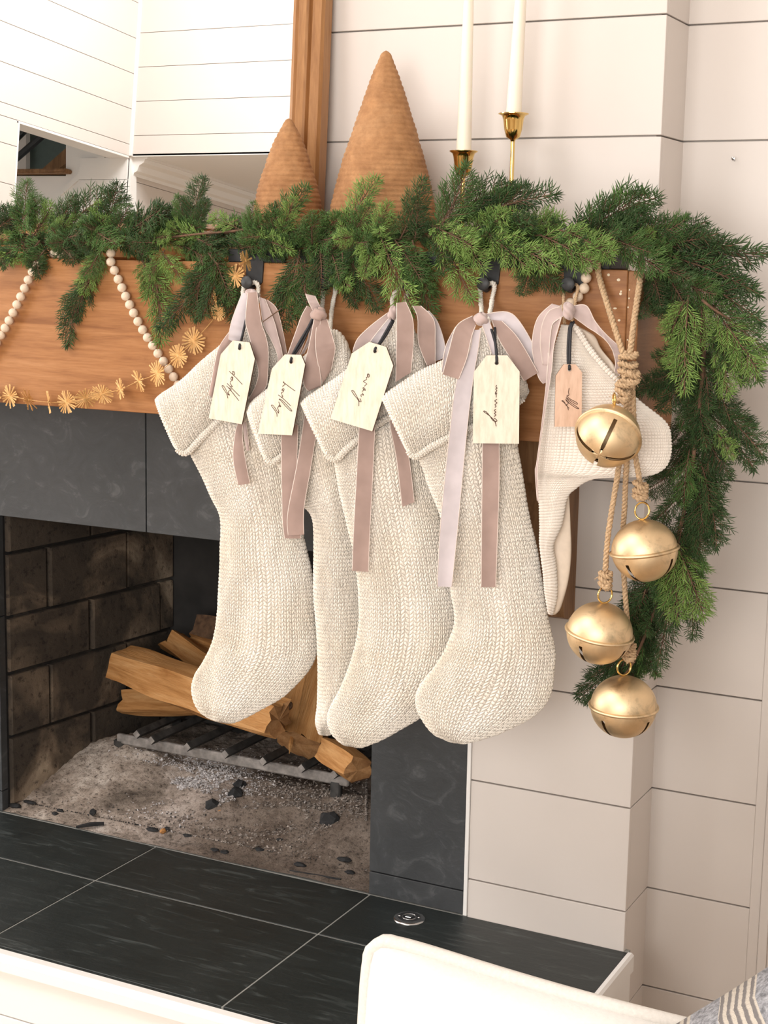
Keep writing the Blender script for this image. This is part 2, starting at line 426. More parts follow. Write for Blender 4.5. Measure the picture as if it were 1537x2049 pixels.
def mat_stripe():
    t = NT('grey_striped_weave'); tc = t.n('ShaderNodeTexCoord'); sp = t.n('ShaderNodeSeparateXYZ'); t.l(tc.outputs['UV'], sp.inputs[0])
    n = t.noise(t.coord(), 220, 3, .7)
    s = t.math('FRACT', t.math('ADD', t.math('MULTIPLY', sp.outputs[0], 62), t.math('MULTIPLY', n, .35)))
    wide = t.math('GREATER_THAN', t.math('FRACT', t.math('MULTIPLY', sp.outputs[0], 7.0)), .55)
    st = t.ramp(s, [(.40, (.16, .145, .14)), (.55, (.46, .41, .35))])
    gr = t.ramp(n, [(.35, (.13, .13, .14)), (.65, (.36, .36, .38))])
    t.col(t.mix(wide, st, gr)); t.rough(.95); t.bump(t.math('ADD', s, n), .5, .003); return t.m
STRIPE = mat_stripe()

# ================================================================== ROOM SHELL
PIT = .185; G0 = 1.93; D = .1223; HZ = .3796            # shiplap pitch, groove datum, chimney return, hearth top
MT, MBOT, MF, MXR = 1.535, 1.270, -.20, .039            # mantel top, bottom, front, right end
def grooves(z0, z1, datum=G0, pit=PIT):
    k0 = math.floor((datum-z1)/pit)-1; out = []
    zs = [datum-k*pit for k in range(k0, k0+60)]
    edges = [z1]+[z for z in zs if z0+.004 < z < z1-.004]+[z0]
    return [(edges[i+1], edges[i]) for i in range(len(edges)-1)]
GAP = .0013
def board_x(parent, x0, x1, y, z0, z1, side=-1, th=.012):
    """a board of a wall that faces -Y (side -1) or +Y"""
    mb = MB(); ya, yb = (y, y+th) if side < 0 else (y-th, y)
    mb.box(x0, x1, ya, yb, z0+GAP, z1-GAP, .0008); build(mb, 'shiplap_board', WHITE, parent)
def board_y(parent, x, y0, y1, z0, z1, side=1, th=.012):
    mb = MB(); xa, xb = (x-th, x) if side > 0 else (x, x+th)
    mb.box(xa, xb, y0, y1, z0+GAP, z1-GAP, .0008); build(mb, 'shiplap_board', WHITE, parent)

FBX0, FBX1, LINT = -1.365, -.495, 1.013                  # firebox opening
SLX0, SLX1 = -1.558, -.302
# chimney breast
wc = thing('wall_chimney', (-.93, .05, 0), kind='structure')
mb = MB()
mb.box(-1.86+.012, -.012, .012, .45, LINT+.02, 4.55)
mb.box(SLX1-.02, -.012, .012, .45, 0, LINT+.02); mb.box(-1.848, SLX0+.02, .012, .45, 0, LINT+.02)
build(mb, 'wall_core', GROOVE, wc)
for (a, b) in grooves(HZ-.012, 4.55):
    lo, hi = SLX0-.008, SLX1+.008; cut = MBOT+.005
    if b <= cut: board_x(wc, hi, 0, 0, a, b); board_x(wc, -1.86, lo, 0, a, b)
    elif a < cut:
        board_x(wc, hi, 0, 0, a, b); board_x(wc, -1.86, lo, 0, a, b); board_x(wc, lo+.002, hi-.002, 0, cut, b)
    else: board_x(wc, -1.86, 0, 0, a, b)
for (a, b) in grooves(0, 4.55):
    board_y(wc, 0, .0125, D+.004, a, b, 1)
mb = MB(); mb.box(SLX1, SLX1+.0075, -.002, .012, HZ, MBOT+.004, .0008); build(mb, 'trim_1', WHITE2, kind='structure')
mb = MB(); mb.box(SLX0-.0075, SLX0, -.002, .012, HZ, MBOT+.004, .0008); build(mb, 'trim_2', WHITE2, kind='structure')
# wall beside the chimney
XT = .183
wb = thing('wall_back', (1.4, D, 0), kind='structure')
mb = MB(); mb.box(-.02, 3.0, D+.012, D+.1, 0, 4.55); mb.box(-4.3, -1.84, D+.012, D+.1, 0, 4.55); build(mb, 'wall_core', GROOVE, wb)
for (a, b) in grooves(0, 4.55):
    board_x(wb, -.004, XT, D, a, b)
    board_x(wb, XT+.034, 3.0, D, a, b); board_x(wb, -4.3, -1.86, D, a, b)
mb = MB(); mb.box(XT, XT+.018, D-.001, D+.012, 0, 4.55, .001); build(mb, 'trim_3', WHITE, kind='structure')
mb = MB(); mb.box(XT+.0185, XT+.034, D-.003, D+.012, 0, 4.55, .001); build(mb, 'trim_4', WHITE, kind='structure')
# floor, ceilings
mb = MB(); mb.box(-5.6, 3.1, -8.0, .2, -.05, 0); build(mb, 'floor', FLOORM, kind='structure')
mb = MB()
mb.box(-4.4, 3.1, -4.6, -3.9, 4.55, 4.6); mb.box(-4.4, 3.1, -2.3, .3, 4.55, 4.6)
mb.box(-4.4, -3.65, -3.9, -2.3, 4.55, 4.6); mb.box(-1.85, 3.1, -3.9, -2.3, 4.55, 4.6)  # gap left in the ceiling for the added roof light
build(mb, 'ceiling', WHITE2, kind='structure')
# left wall with its stair opening; shiplap on the room side
SOF = 2.607; ZL = 2.668
wl = thing('wall_left', (-4.36, -2, 0), kind='structure')
mb = MB()
mb.box(-4.42, -4.312, -4.5, .15, 2.62, 4.55); mb.box(-4.42, -4.312, -3.6, -2.6, 0, 2.62)
mb.box(-4.42, -4.312, -.7, .15, 0, 2.62); mb.box(-4.42, -4.312, -2.6, -.7, 0, .65); mb.box(-4.42, -4.312, -2.6, -.7, 2.55, 2.62)
build(mb, 'wall_core', GROOVE, wl)
for (a, b) in grooves(SOF, 4.55, ZL, .1855): board_y(wl, -4.3, -4.5, .13, a, b, 1)
for (a, b) in grooves(0, SOF, ZL, .1855):
    board_y(wl, -4.3, -3.6, -2.6, a, b, 1); board_y(wl, -4.3, -.7, .13, a, b, 1)
    if b < .75: board_y(wl, -4.3, -2.6, -.7, a, min(b, .65), 1)
mb = MB(); mb.box(-4.425, -4.3, -4.5, -3.59, SOF-.012, SOF, .001); build(mb, 'trim_5', WHITE2, kind='structure')
mb = MB(); mb.box(-4.425, -4.3, -3.612, -3.6, 0, SOF-.012, .001); build(mb, 'trim_6', WHITE2, kind='structure')
# wall behind the camera (upper part spans the opening into the dining space)
wf = thing('wall_front', (-.6, -4.55, 0), kind='structure')
mb = MB()
mb.box(-4.42, 3.1, -4.62, -4.512, 2.88, 4.55); mb.box(-4.42, -1.05, -4.62, -4.512, SOF+.01, 2.88)
mb.box(-1.5, -1.05, -4.62, -4.512, 0, SOF+.01); mb.box(2.15, 3.1, -4.62, -4.512, 0, 2.88); mb.box(-1.05, 2.15, -4.62, -4.512, 0, .65)
build(mb, 'wall_core', GROOVE, wf)
for (a, b) in grooves(SOF, 4.55, 2.895, .180):
    board_x(wf, -4.282, -1.05 if b < 2.9 else 3.0, -4.5, a, b, 1)
for (a, b) in grooves(0, SOF, 2.895, .18):
    board_x(wf, -1.5, -1.05, -4.5, a, b, 1); board_x(wf, 2.15, 3.0, -4.5, a, b, 1)
    if b < .75: board_x(wf, -1.05, 2.15, -4.5, a, min(b, .65), 1)
mb = MB(); mb.box(-4.3, -1.05, -4.625, -4.5, SOF-.003, SOF+.012, .001); build(mb, 'trim_12', WHITE2, kind='structure')
mb = MB(); mb.box(-4.3, -4.282, -4.512, -4.488, SOF, 4.55, .001); build(mb, 'trim_7', WHITE2, kind='structure')
# right wall
wr = thing('wall_right', (3.05, -2, 0), kind='structure')
mb = MB(); mb.box(3.0, 3.1, -4.6, -3.35, 0, 4.55); mb.box(3.0, 3.1, -1.05, .2, 0, 4.55); mb.box(3.0, 3.1, -3.35, -1.05, 0, .75); mb.box(3.0, 3.1, -3.35, -1.05, 2.85, 4.55)
build(mb, 'plaster', WHITE, wr)
# windows (frames and glazing bars)
def window(n, axis, c, a0, a1, z0, z1, cols):
    w = thing('window_%d' % n, (c if axis == 'x' else (a0+a1)/2, (a0+a1)/2 if axis == 'x' else c, z0), kind='structure')
    def bar(u0, u1, zz0, zz1, t=.03):
        m = MB()
        if axis == 'x': m.box(c-t, c+t, u0, u1, zz0, zz1, .003)
        else: m.box(u0, u1, c-t, c+t, zz0, zz1, .003)
        return m
    for (u0, u1, q0, q1) in ((a0, a0+.06, z0, z1), (a1-.06, a1, z0, z1), (a0+.06, a1-.06, z0, z0+.06), (a0+.06, a1-.06, z1-.06, z1)):
        build(bar(u0, u1, q0, q1, .045), 'window_frame', WHITE2, w)
    for i in range(1, cols):
        u = a0+(a1-a0)*i/cols; build(bar(u-.018, u+.018, z0+.06, z1-.06, .02), 'glazing_bar', WHITE2, w)
    zc = (z0+z1)/2; build(bar(a0+.06, a1-.06, zc-.018, zc+.018, .018), 'glazing_bar', WHITE2, w)
window(1, 'y', -4.51, -1.05, 2.15, .65, 2.88, 4)
window(2, 'x', -4.32, -2.6, -.7, .65, 2.55, 3)
window(3, 'x', 3.02, -3.35, -1.05, .75, 2.85, 3)
# dining space seen through the opening: ceiling, side wall, crown
mb = MB(); mb.box(-4.45, -1.4, -8.0, -4.618, SOF, SOF+.03); build(mb, 'ceiling_dining', WHITE2, kind='structure')
wd = thing('wall_dining_left', (-4.36, -6.2, 0), kind='structure')
mb = MB(); mb.box(-4.42, -4.312, -8.0, -4.5, 0, SOF); build(mb, 'wall_core', GROOVE, wd)
for (a, b) in grooves(0, SOF-.002, ZL, .1855): board_y(wd, -4.3, -8.0, -4.5, a, b, 1)
mb = MB()
prof = [(-4.3, SOF-.10), (-4.286, SOF-.10), (-4.282, SOF-.085), (-4.262, SOF-.075), (-4.25, SOF-.045), (-4.222, SOF-.03), (-4.215, SOF-.012), (-4.2, SOF-.012), (-4.2, SOF), (-4.3, SOF)]
mb.loft([[Vector((x, y, z)) for x, z in prof] for y in (-4.52, -8.0)]); build(mb, 'trim_8', WHITE2, kind='structure')
mb = MB(); mb.box(-4.45, -3.7, -8.06, -8.0, 0, SOF); mb.box(-1.1, 0, -8.06, -8.0, 0, SOF); mb.box(-3.7, -1.1, -8.06, -8.0, 0, .5); mb.box(-3.7, -1.1, -8.06, -8.0, 2.45, SOF)
build(mb, 'wall_dining_far', WHITE, kind='structure')
mb = MB(); mb.box(-1.45, -1.4, -8.0, -4.62, 0, SOF); build(mb, 'wall_dining_right', WHITE, kind='structure')
# stair hall behind the left wall: seen in the mirror above the garland
TM = math.radians(3.4); MN = Vector((0, -math.cos(TM), math.sin(TM))); MP0 = Vector((0, -.058, MT))
def via_mirror_y(px, py, Y):
    d = ray(px, py); h = CAM+d*(((MP0-CAM).dot(MN))/d.dot(MN)); r = d-MN*(2*d.dot(MN))
    return h+r*((Y-h.y)/r.y)
ws = thing('wall_stair', (-4.9, -4.5, 0), kind='structure')
def poly_y(pts, Y, th, name, mat, parent):
    p = [via_mirror_y(x, y, Y) for x, y in pts]; m = MB(); m.prism(p, Vector((0, 1, 0)), th); return build(m, name, mat, parent)
poly_y([(132, 262), (262, 262), (262, 560), (-80, 560), (-80, 352), (132, 352)], -4.5, .05, 'plaster', WHITE2, ws)
poly_y([(197, 312), (212, 312), (120, 392), (120, 380)], -4.488, .02, 'stair_trim', WHITE2, ws)
for (a, b) in grooves(1.9, 2.6, ZL, .1855):
    mm = MB(); mm.box(-4.62, -4.305, -4.499, -4.487, a+GAP, b-GAP); build(mm, 'shiplap_board', WHITE2, ws)
m = MB(); m.box(-6.4, -4.5, -5.75, -5.7, 0, 3.6); build(m, 'wall_stair_far', GREENW, kind='structure')
m = MB(); m.box(-6.45, -6.4, -5.75, .2, 0, 3.6); build(m, 'wall_stair_side', WHITE2, kind='structure')
m = MB(); m.box(-6.4, -4.43, -5.75, .2, 3.6, 3.65); build(m, 'ceiling_stair', WHITE2, kind='structure')
m = MB(); m.tube([via_mirror_y(-60, 340, -4.47), via_mirror_y(136, 340, -4.47)], .014, 10); m2 = MB()
a_, b_ = via_mirror_y(-60, 344, -4.47), via_mirror_y(137, 344, -4.47)
m2.box(min(a_.x, b_.x), max(a_.x, b_.x), -4.56, -4.45, a_.z-.014, a_.z+.010, .006); build(m2, 'trim_9', CORBEL, kind='structure')
poly_y([(82, 340), (132, 296), (132, 327), (114, 340)], -4.95, .04, 'stair_skirt', CORBEL, ws)
for (p, q) in (((20, 290), (70, 240)), ((20, 328), (110, 250))):
    m = MB(); m.tube([via_mirror_y(*p, -5.2), via_mirror_y(*q, -5.2)], .022, 8); build(m, 'hand_rail', BLACKMET, ws)
poly_y([(34, 258), (52, 258), (52, 340), (34, 340)], -5.6, .04, 'wall_return', WHITE, ws)

# ------------------------------------------------------------------ fireplace
fs = thing('fireplace_surround', (-.93, 0, HZ), kind='structure'); fs.name = 'trim_10'; ORG['trim_10'] = Vector((-.93, 0, HZ))
def tile(x0, x1, y0, y1, z0, z1, mat, parent, name='slate_tile'):
    m = MB(); g = .0012; m.box(x0+g, x1-g, y0, y1, z0+g, z1-g, .0008); return build(m, name, mat, parent)
LT = MBOT+.004
xs = [SLX0, -1.473, -.993, -.513, SLX1]
for i in range(4): tile(xs[i], xs[i+1], .0, .02, LINT, LT, SLATE, fs)
for (x0, x1) in ((FBX1, SLX1), (SLX0, FBX0)):
    tile(x0, x1, 0, .02, HZ+.045, .80, SLATE, fs); tile(x0, x1, 0, .02, HZ, HZ+.045, SLATE, fs); tile(x0, x1, 0, .02, .80, LINT, SLATE, fs)
m = MB(); m.box(SLX0, SLX1, .019, .05, LINT+.002, LT); m.box(FBX1+.004, SLX1, .019, .05, HZ, LINT+.002); m.box(SLX0, FBX0-.004, .019, .05, HZ, LINT+.002)
build(m, 'grout_bed', CHAR, fs)
# firebox
FD = .55; SPL = .10
fb = thing('wall_firebox', (-.93, .3, HZ), kind='structure')
def fbx(y, right=False): return (FBX0+SPL*y) if not right else (FBX1-SPL*y)
m = MB()
for rgt in (False, True):
    s = 1 if not rgt else -1
    a = [Vector((fbx(.02, rgt)-s*.010, .02, HZ-.03)), Vector((fbx(FD, rgt)-s*.010, FD, HZ-.03)), Vector((fbx(FD, rgt)-s*.010, FD, 1.5)), Vector((fbx(.02, rgt)-s*.010, .02, 1.5))]
    b = [p-Vector((s*.06, 0, 0)) for p in a]
    m.loft([a, b])
build(m, 'mortar', MORTAR, fb)
m = MB(); m.box(fbx(FD)-.08, fbx(FD, True)+.08, FD, FD+.06, HZ-.03, 1.5); build(m, 'firebox_back', SOOT, fb)
m = MB(); m.box(FBX0-.1, FBX1+.1, .06, FD+.06, 1.36, 1.40); build(m, 'smoke_shelf', SOOT, fb)
m = MB(); m.box(FBX0-.05, FBX1+.05, 0.0, FD+.05, HZ-.05, HZ-.004); build(m, 'firebox_floor', MORTAR, fb)
courses = [HZ+.005, .536, .673, .794, .93, 1.06, 1.2, 1.34]
random.seed(3)
for rgt in (False, True):
    s = 1 if not rgt else -1
    for ci in range(len(courses)-1):
        z0, z1 = courses[ci]+.004, courses[ci+1]-.004
        cuts = [.024, .27, .50, FD] if ci % 2 == 0 else [.024, .14, .385, FD]
        for k in range(len(cuts)-1):
            y0, y1 = cuts[k]+.004, cuts[k+1]-.004; dp = random.uniform(-.003, .004); mm = MB()
            f = [Vector((fbx(y0, rgt)+s*dp, y0, z0)), Vector((fbx(y1, rgt)+s*dp, y1, z0)), Vector((fbx(y1, rgt)+s*dp, y1, z1)), Vector((fbx(y0, rgt)+s*dp, y0, z1))]
            cen = sum(f, Vector())/4
            fi = [cen+(p-cen)*.975+Vector((s*.003, 0, 0)) for p in f]
            bk = [p-Vector((s*.02, 0, 0)) for p in f]
            mm.loft([fi, f, bk]); build(mm, 'firebrick', BRICK, fb)
# hearth
hb = thing('trim_11', (-.93, -.25, 0), kind='structure')
HF = -.505; HR = .010; HL = -1.88
m = MB(); m.box(HL, HR-.002, HF+.002, .012, .02, HZ-.0012); build(m, 'hearth_bed', GROUT, hb)
xj = [HL, -1.454, -.973, -.4915, HR]
for i in range(4):
    for (y0, y1) in ((-.1985, -.001), (HF, -.1985)):
        mm = MB(); g = .0018; mm.box(xj[i]+g, xj[i+1]-g, y0+g, y1-g, HZ-.014, HZ, .0006); build(mm, 'slate_hearth_tile', SLATE_H, hb)
mm = MB(); mm.box(HL, HR+.010, HF-.034, HF, HZ-.034, HZ+.002, .010); autosmooth(build(mm, 'hearth_nosing', WHITE2, hb))
mm = MB(); mm.box(HR-.004, HR+.010, HF, -.0005, HZ-.034, HZ+.002, .004); autosmooth(build(mm, 'hearth_nosing', WHITE2, hb))
for (a, b) in grooves(0, HZ-.034, G0+.0, PIT):
    mm = MB(); mm.box(HL, HR+.004, HF-.016, HF+.002, a+GAP, b-GAP, .0008); build(mm, 'hearth_board', WHITE2, hb)
    mm = MB(); mm.box(HR-.008, HR+.004, HF+.003, -.0005, a+GAP, b-GAP, .0008); build(mm, 'hearth_board', WHITE2, hb)

# ================================================================== MANTEL
mt = thing('fireplace_mantel', (-.93, MF/2, MBOT), 'warm brown wooden box mantel running above the slate fireplace', 'mantel')
m = MB(); m.box(-1.92, .0205, MF, MF+.02, MBOT, MT, .0012); fbd = build(m, 'front_board', MANTEL, mt)
m = MB(); m.box(.0212, MXR, MF, -.0005, MBOT, MT-.001, .0012); build(m, 'end_board', MANTEL_END, mt)
m = MB(); m.box(-1.92, -1.90, MF+.0205, -.0005, MBOT, MT-.001, .0012); build(m, 'end_board', MANTEL_END, mt)
m = MB(); m.box(-1.90, .0205, MF+.0205, -.0005, MT-.022, MT-.002); build(m, 'top_board', MANTEL, mt)
m = MB(); m.box(-1.90, .0205, MF+.0205, -.0005, MBOT+.003, MBOT+.022); build(m, 'bottom_board', MANTEL, mt)
FLK = plain('pale_fleck', (.80, .70, .52), .7)  # small pale flecks on the mantel corner
for (x, y, a, b) in ((1218, 550, 3, 3), (1238, 560, 4, 3), (1242, 588, 3, 3), (1231, 617, 4, 2), (1239, 641, 3, 2.5), (1243, 583, 2, 2), (1260, 580, 1.5, 2), (1259, 597, 1.5, 2), (1257, 615, 1.5, 2), (1256, 680, 1.5, 2)):
    mm = MB(); c = atY(x, y, MF-.0002); sx, sz = a*.0007, b*.0007
    mm.lathe([(0.0001, .0006), (1, .0004), (1.02, -.0004)], 10, org=(0, 0, 0))
    for v in mm.v: v.x, v.y, v.z = c.x+v.x*sx, c.y-v.z, c.z+v.y*sz
    build(mm, 'mantel_fleck', FLK, mt)
# corbel
cb = thing('mantel_corbel', (-.17, -.05, .955), 'brown wooden corbel under the mantel half hidden behind stockings', 'corbel')
m = MB(); m.box(-.250, -.113, -.135, -.0005, 1.195, MBOT+.002, .003); build(m, 'corbel_block', CORBEL, cb)
prof = [(-.0005, 1.197), (-.072, 1.197), (-.060, 1.17), (-.048, 1.12), (-.045, 1.07), (-.052, 1.02), (-.058, .985), (-.05, .962), (-.03, .955), (-.0005, .962)]
m = MB(); m.loft([[Vector((x, y, z)) for y, z in prof] for x in (-.232, -.229, -.116, -.113)]); build(m, 'corbel_scroll', CORBEL, cb)

# ================================================================== MIRROR
MLEN = .60; MW0, MW1 = -1.55, -.588
ux = Vector((1, 0, 0)); uz = Vector((0, math.sin(TM), math.cos(TM))); un = MN
def mpt(x, h, d=0): return Vector((x, MP0.y, MP0.z)) + uz*h + un*d       # point on the leaning mirror
mir = thing('wall_mirror', (-1.07, -.05, MT), 'large mirror in a moulded honey wood frame leaning above the mantel', 'mirror')
m = MB(); p = [mpt(MW0+.05, .05), mpt(MW1-.05, .05), mpt(MW1-.05, MLEN-.05), mpt(MW0+.05, MLEN-.05)]
m.prism(p, un, .004); build(m, 'mirror_glass', MIRROR, mir)
fprof = [(0, -.018), (0, .006), (.004, .012), (.020, .014), (.0235, .006), (.027, .004), (.030, .010), (.034, .0125), (.047, .012), (.0505, .004), (.054, .003), (.058, .006), (.064, .004), (.066, .0008), (.066, -.018)]
def frame_side(a, b, inward, name):
    mm = MB(); rings = []
    for (base, miter) in ((a, 1), (b, -1)):
        along = (b-a).normalized()
        rings.append([base+inward*w+along*(w*miter)+un*d for w, d in fprof])
    mm.loft(rings); return build(mm, name, FRAME, mir)
c00, c10, c11, c01 = mpt(MW0, .0), mpt(MW1, .0), mpt(MW1, MLEN), mpt(MW0, MLEN)
frame_side(c10, c11, -ux, 'frame_stile'); frame_side(c01, c00, ux, 'frame_stile')
frame_side(c00, c10, uz, 'frame_rail'); frame_side(c11, c01, -uz, 'frame_rail')

# ================================================================== CONES
CONES = []
def cone(c, prof, label):
    """ridged reed cone; prof = [(height, radius)]"""
    P = cat([(h, r, 0) for h, r in prof], 300); mm = MB(); n = 48; rings = []
    hmax = prof[-1][0]
    def rad(h, pr=prof):
        for (h0, r0), (h1, r1) in zip(pr, pr[1:]):
            if h <= h1: return r0+(r1-r0)*max(0, (h-h0)/(h1-h0))
        return 0
    CONES.append((c[0], c[1], hmax, rad))
    for q in P:
        h, r = q.x, max(q.y, .0008); rings.append([])
        rid = .0015*abs(math.sin(h*PI/.0084))*min(1, r/.02)
        for j in range(n):
            a = 2*PI*j/n; w = .0011*noise.noise(Vector((math.cos(a)*4, math.sin(a)*4, h*60)))
            rr = r+rid+w*min(1, r/.02); rings[-1].append(Vector((c[0]+rr*math.cos(a), c[1]+rr*math.sin(a), MT-.001+h)))
    mm.loft(rings); o = build(mm, 'cone_tree', CONE, loc=(c[0], c[1], MT), smooth=True, label=label, cat='cone tree', group='woven cone trees on the mantel')
    return o
a = atY(578, 236, -.131); cone((a.x, -.131), [(0, .0572), (.03, .0580), (a.z-MT-.164, .0585), (a.z-MT-.119, .0515), (a.z-MT-.074, .0370), (a.z-MT-.038, .0238), (a.z-MT-.012, .0105), (a.z-MT-.003, .0055), (a.z-MT, .001)], 'short tan ridged cone tree in front of the mirror')
a = atY(777, 100, -.097); hh = a.z-MT
cone((a.x-.004, -.097), [(0, .0905), (.04, .0905), (hh-.2545, .0868), (hh-.187, .0705), (hh-.119, .0490), (hh-.051, .0258), (hh-.02, .0135), (hh-.005, .0075), (hh, .001)], 'tall tan ridged cone tree beside the mirror frame')

# ================================================================== CANDLES
def candlestick(px, py, Y, cup_r, lab1, lab2, topz, pxt):
    c = atY(px, py, Y); z = c.z; t = thing('candlestick', (c.x, Y, MT), lab1, 'candlestick', 'brass candlesticks on the mantel')
    m = MB(); m.lathe([(.0003, MT+.012), (.008, MT+.012), (.03, MT+.006), (.038, MT+.002), (.038, MT-.001), (.0003, MT-.001)], 36, org=(c.x, Y, 0)); build(m, 'foot', BRASS, t, smooth=True)
    m = MB(); m.lathe([(.0035, MT+.008), (.0035, z-.042)], 16, org=(c.x, Y, 0)); build(m, 'stem', BRASS, t, smooth=True)
    m = MB(); m.lathe([(.0035, z-.044), (.0045, z-.041), (.011, z-.037), (.0145, z-.025), (.0165, z-.01), (.0185, z-.004), (cup_r, z-.0012), (cup_r, z), (.017, z-.001), (.013, z-.004), (.012, z-.03), (.0003, z-.031)], 36, org=(c.x, Y, 0)); autosmooth(build(m, 'cup', BRASS, t), 60)
    tt = atY(pxt, 0, Y); dx = (tt.x-c.x)/(tt.z-z)
    m = MB(); rings = []
    for i in range(14):
        h = (topz-z+.028)*i/13; r = .0129-.0060*(i/13)
        if i == 13: r = .003
        rings.append([Vector((c.x+dx*max(0, h-.028)+r*math.cos(2*PI*j/24), Y+r*math.sin(2*PI*j/24), z-.028+h)) for j in range(24)])
    m.loft(rings); cd = thing('taper_candle', (c.x, Y, z-.028), lab2, 'candle', 'taper candles')
    build(m, 'wax', WAX, cd, smooth=True)
    m = MB(); e = rings[-1][0]; q = Vector((c.x+dx*(topz-z), Y, topz-.003)); m.tube([q, q+Vector((.001, 0, .012))], .0009, 6); build(m, 'wick', CORD, cd)
candlestick(928, 302, -.075, .0232, 'short brass candlestick, the one closer to the tall cone', 'ivory taper candle in the shorter brass candlestick', 2.02, 938)
candlestick(1028, 227, -.07, .0245, 'tall thin-stemmed brass candlestick, the one farther from the cones', 'ivory taper candle in the taller brass candlestick', 2.08, 1042)

# small nail in the wall
m = MB(); c = atY(1470, 323, D); m.tube([c+Vector((0, .004, 0)), c+Vector((0, -.010, .004))], .0013, 8); m.lathe([(.0003, -.001), (.003, -.001), (.003, .0), (.0003, .0008)], 10, org=c+Vector((0, -.010, .004)), rot=Matrix.Rotation(PI/2, 3, 'X'))
build(m, 'nail', CHROME, label='small bare nail sticking out of the white shiplap wall', cat='nail')

# ================================================================== STOCKING HOLDERS
HOLD = [(509, 572, 498, 563), (655, 574, 646, 566), (822, 574, 812, 566), (979, 575, 964, 569), (1148, 576, 1136, 566)]
hlab = ['beside the straw star cluster', 'second from the straw star cluster', 'third from the straw star cluster', 'second from the jute-hung bells', 'nearest the jute-hung bells']
HK = []
for i, (bx, by, kx, ky) in enumerate(HOLD):
    b = atY(bx, by, MF-.003); x = b.x; zb = b.z
    t = thing('stocking_holder', (x, MF+.05, MT), 'black metal stocking holder on the mantel edge, '+hlab[i], 'stocking holder', 'black stocking holders')
    m = MB(); m.box(x-.055, x+.055, MF+.0005, MF+(.0095 if i < 3 else .09), MT-.0003, MT+.022, .002); build(m, 'weighted_base', BLACKMET, t)
    m = MB(); w0, w1 = .0175, .0150; y0 = MF-.0005; y1 = MF-.0035
    prof = [(y1, zb, w1), (y1, MT+.0025, w0), (MF+.01, MT+.0025, w0)]
    m.add([(x-w0, MF+.008, MT), (x+w0, MF+.008, MT), (x+w0, y0, MT), (x-w0, y0, MT), (x-w1, y0, zb+.006), (x+w1, y0, zb+.006), (x-w1*.6, y0, zb), (x+w1*.6, y0, zb),
           (x-w0, MF+.008, MT+.003), (x+w0, MF+.008, MT+.003), (x+w0, y1, MT+.003), (x-w0, y1, MT+.003), (x-w1, y1, zb+.006), (x+w1, y1, zb+.006), (x-w1*.6, y1, zb), (x+w1*.6, y1, zb)],
          [(8, 9, 10, 11), (11, 10, 13, 12), (12, 13, 15, 14), (0, 3, 2, 1), (3, 4, 5, 2), (4, 6, 7, 5), (0, 8, 11, 3), (3, 11, 12, 4), (4, 12, 14, 6), (6, 14, 15, 7), (7, 15, 13, 5), (5, 13, 10, 2), (2, 10, 9, 1), (1, 9, 8, 0)])
    build(m, 'strap', BLACKMET, t)
    k = Vector((x-.001, MF-.0215, zb+.004))
    m = MB(); m.tube([Vector((x-.001, MF-.003, zb-.001)), Vector((x-.001, MF-.012, zb-.004)), Vector((x-.001, MF-.02, zb-.002)), k], .0042, 10); build(m, 'hook', BLACKMET, t, smooth=True)
    m = MB(); m.lathe([(.0003, -.004), (.0085, -.0035), (.0105, -.001), (.0105, .002), (.008, .004), (.0003, .0045)], 24, org=k+Vector((0, -.003, .002)), rot=Matrix.Rotation(PI/2, 3, 'X')); autosmooth(build(m, 'knob', BLACKMET, t), 50)
    HK.append(Vector((x-.001, MF-.012, zb-.001)))

# ================================================================== STOCKINGS
def loft_sheet(pl, st, T, n=56, seg=44, swap=False, lump=.0022, seed=0, endtaper=(.55, .25), off=0, sq=.86, ucirc=.40):
    """inflate a sheet-like knitted shape: st = [(lx,ly,rx,ry)] pixel pairs laid on plane pl, T = half thickness"""
    rows = cat([(*pl.at(a, b, off),) for a, b, c, d in st], n), cat([(*pl.at(c, d, off),) for a, b, c, d in st], n)
    mb = MB(); rings = []; V = [0.0]; cents = []
    for i in range(n):
        L, R = rows[0][i], rows[1][i]; c = (L+R)/2; h = (R-L)/2; cents.append(c)
        if i: V.append(V[-1]+(cents[i]-cents[i-1]).length)
        s = i/(n-1); tt = T(s) if callable(T) else T
        e0 = min(1, endtaper[0]+(1-endtaper[0])*min(1, s/.10)**.5); e1 = min(1, endtaper[1]+(1-endtaper[1])*min(1, (1-s)/.14)**.5)
        tt = min(tt*e0*e1, h.length*1.05+.004); ring = []
        for j in range(seg):
            a = 2*PI*j/seg; ca, sa = math.cos(a), math.sin(a)
            p = c + h*(math.copysign(abs(ca)**sq, ca)) + pl.n*(tt*math.copysign(abs(sa)**sq, sa))
            q = Vector((p.x*22+seed*7, p.y*30, p.z*13)); d = noise.noise(q)*lump+noise.noise(q*3.1)*lump*.35
            fold = noise.noise(Vector((p.x*34+seed*3, p.z*5.5, seed)))*lump*1.5+noise.noise(Vector((p.x*16+p.z*9, p.z*12, seed+5)))*lump
            if sa > 0 and not swap: p += pl.n*fold*sa
            p += (pl.n*(1.6 if sa > 0 else .5)*abs(sa) + (h.normalized()*ca)*.5)*d*(1.0)
            ring.append(p)
        rings.append(ring)
    uv = (lambda i, j: (V[min(i, n-1)], ucirc*j/seg)) if swap else (lambda i, j: (ucirc*j/seg, V[min(i, n-1)]))
    mb.loft(rings, True, True, uv); return mb
def fine(o, lv=2):
    md = o.modifiers.new('subdivision', 'SUBSURF'); md.levels = 0; md.render_levels = lv; return o
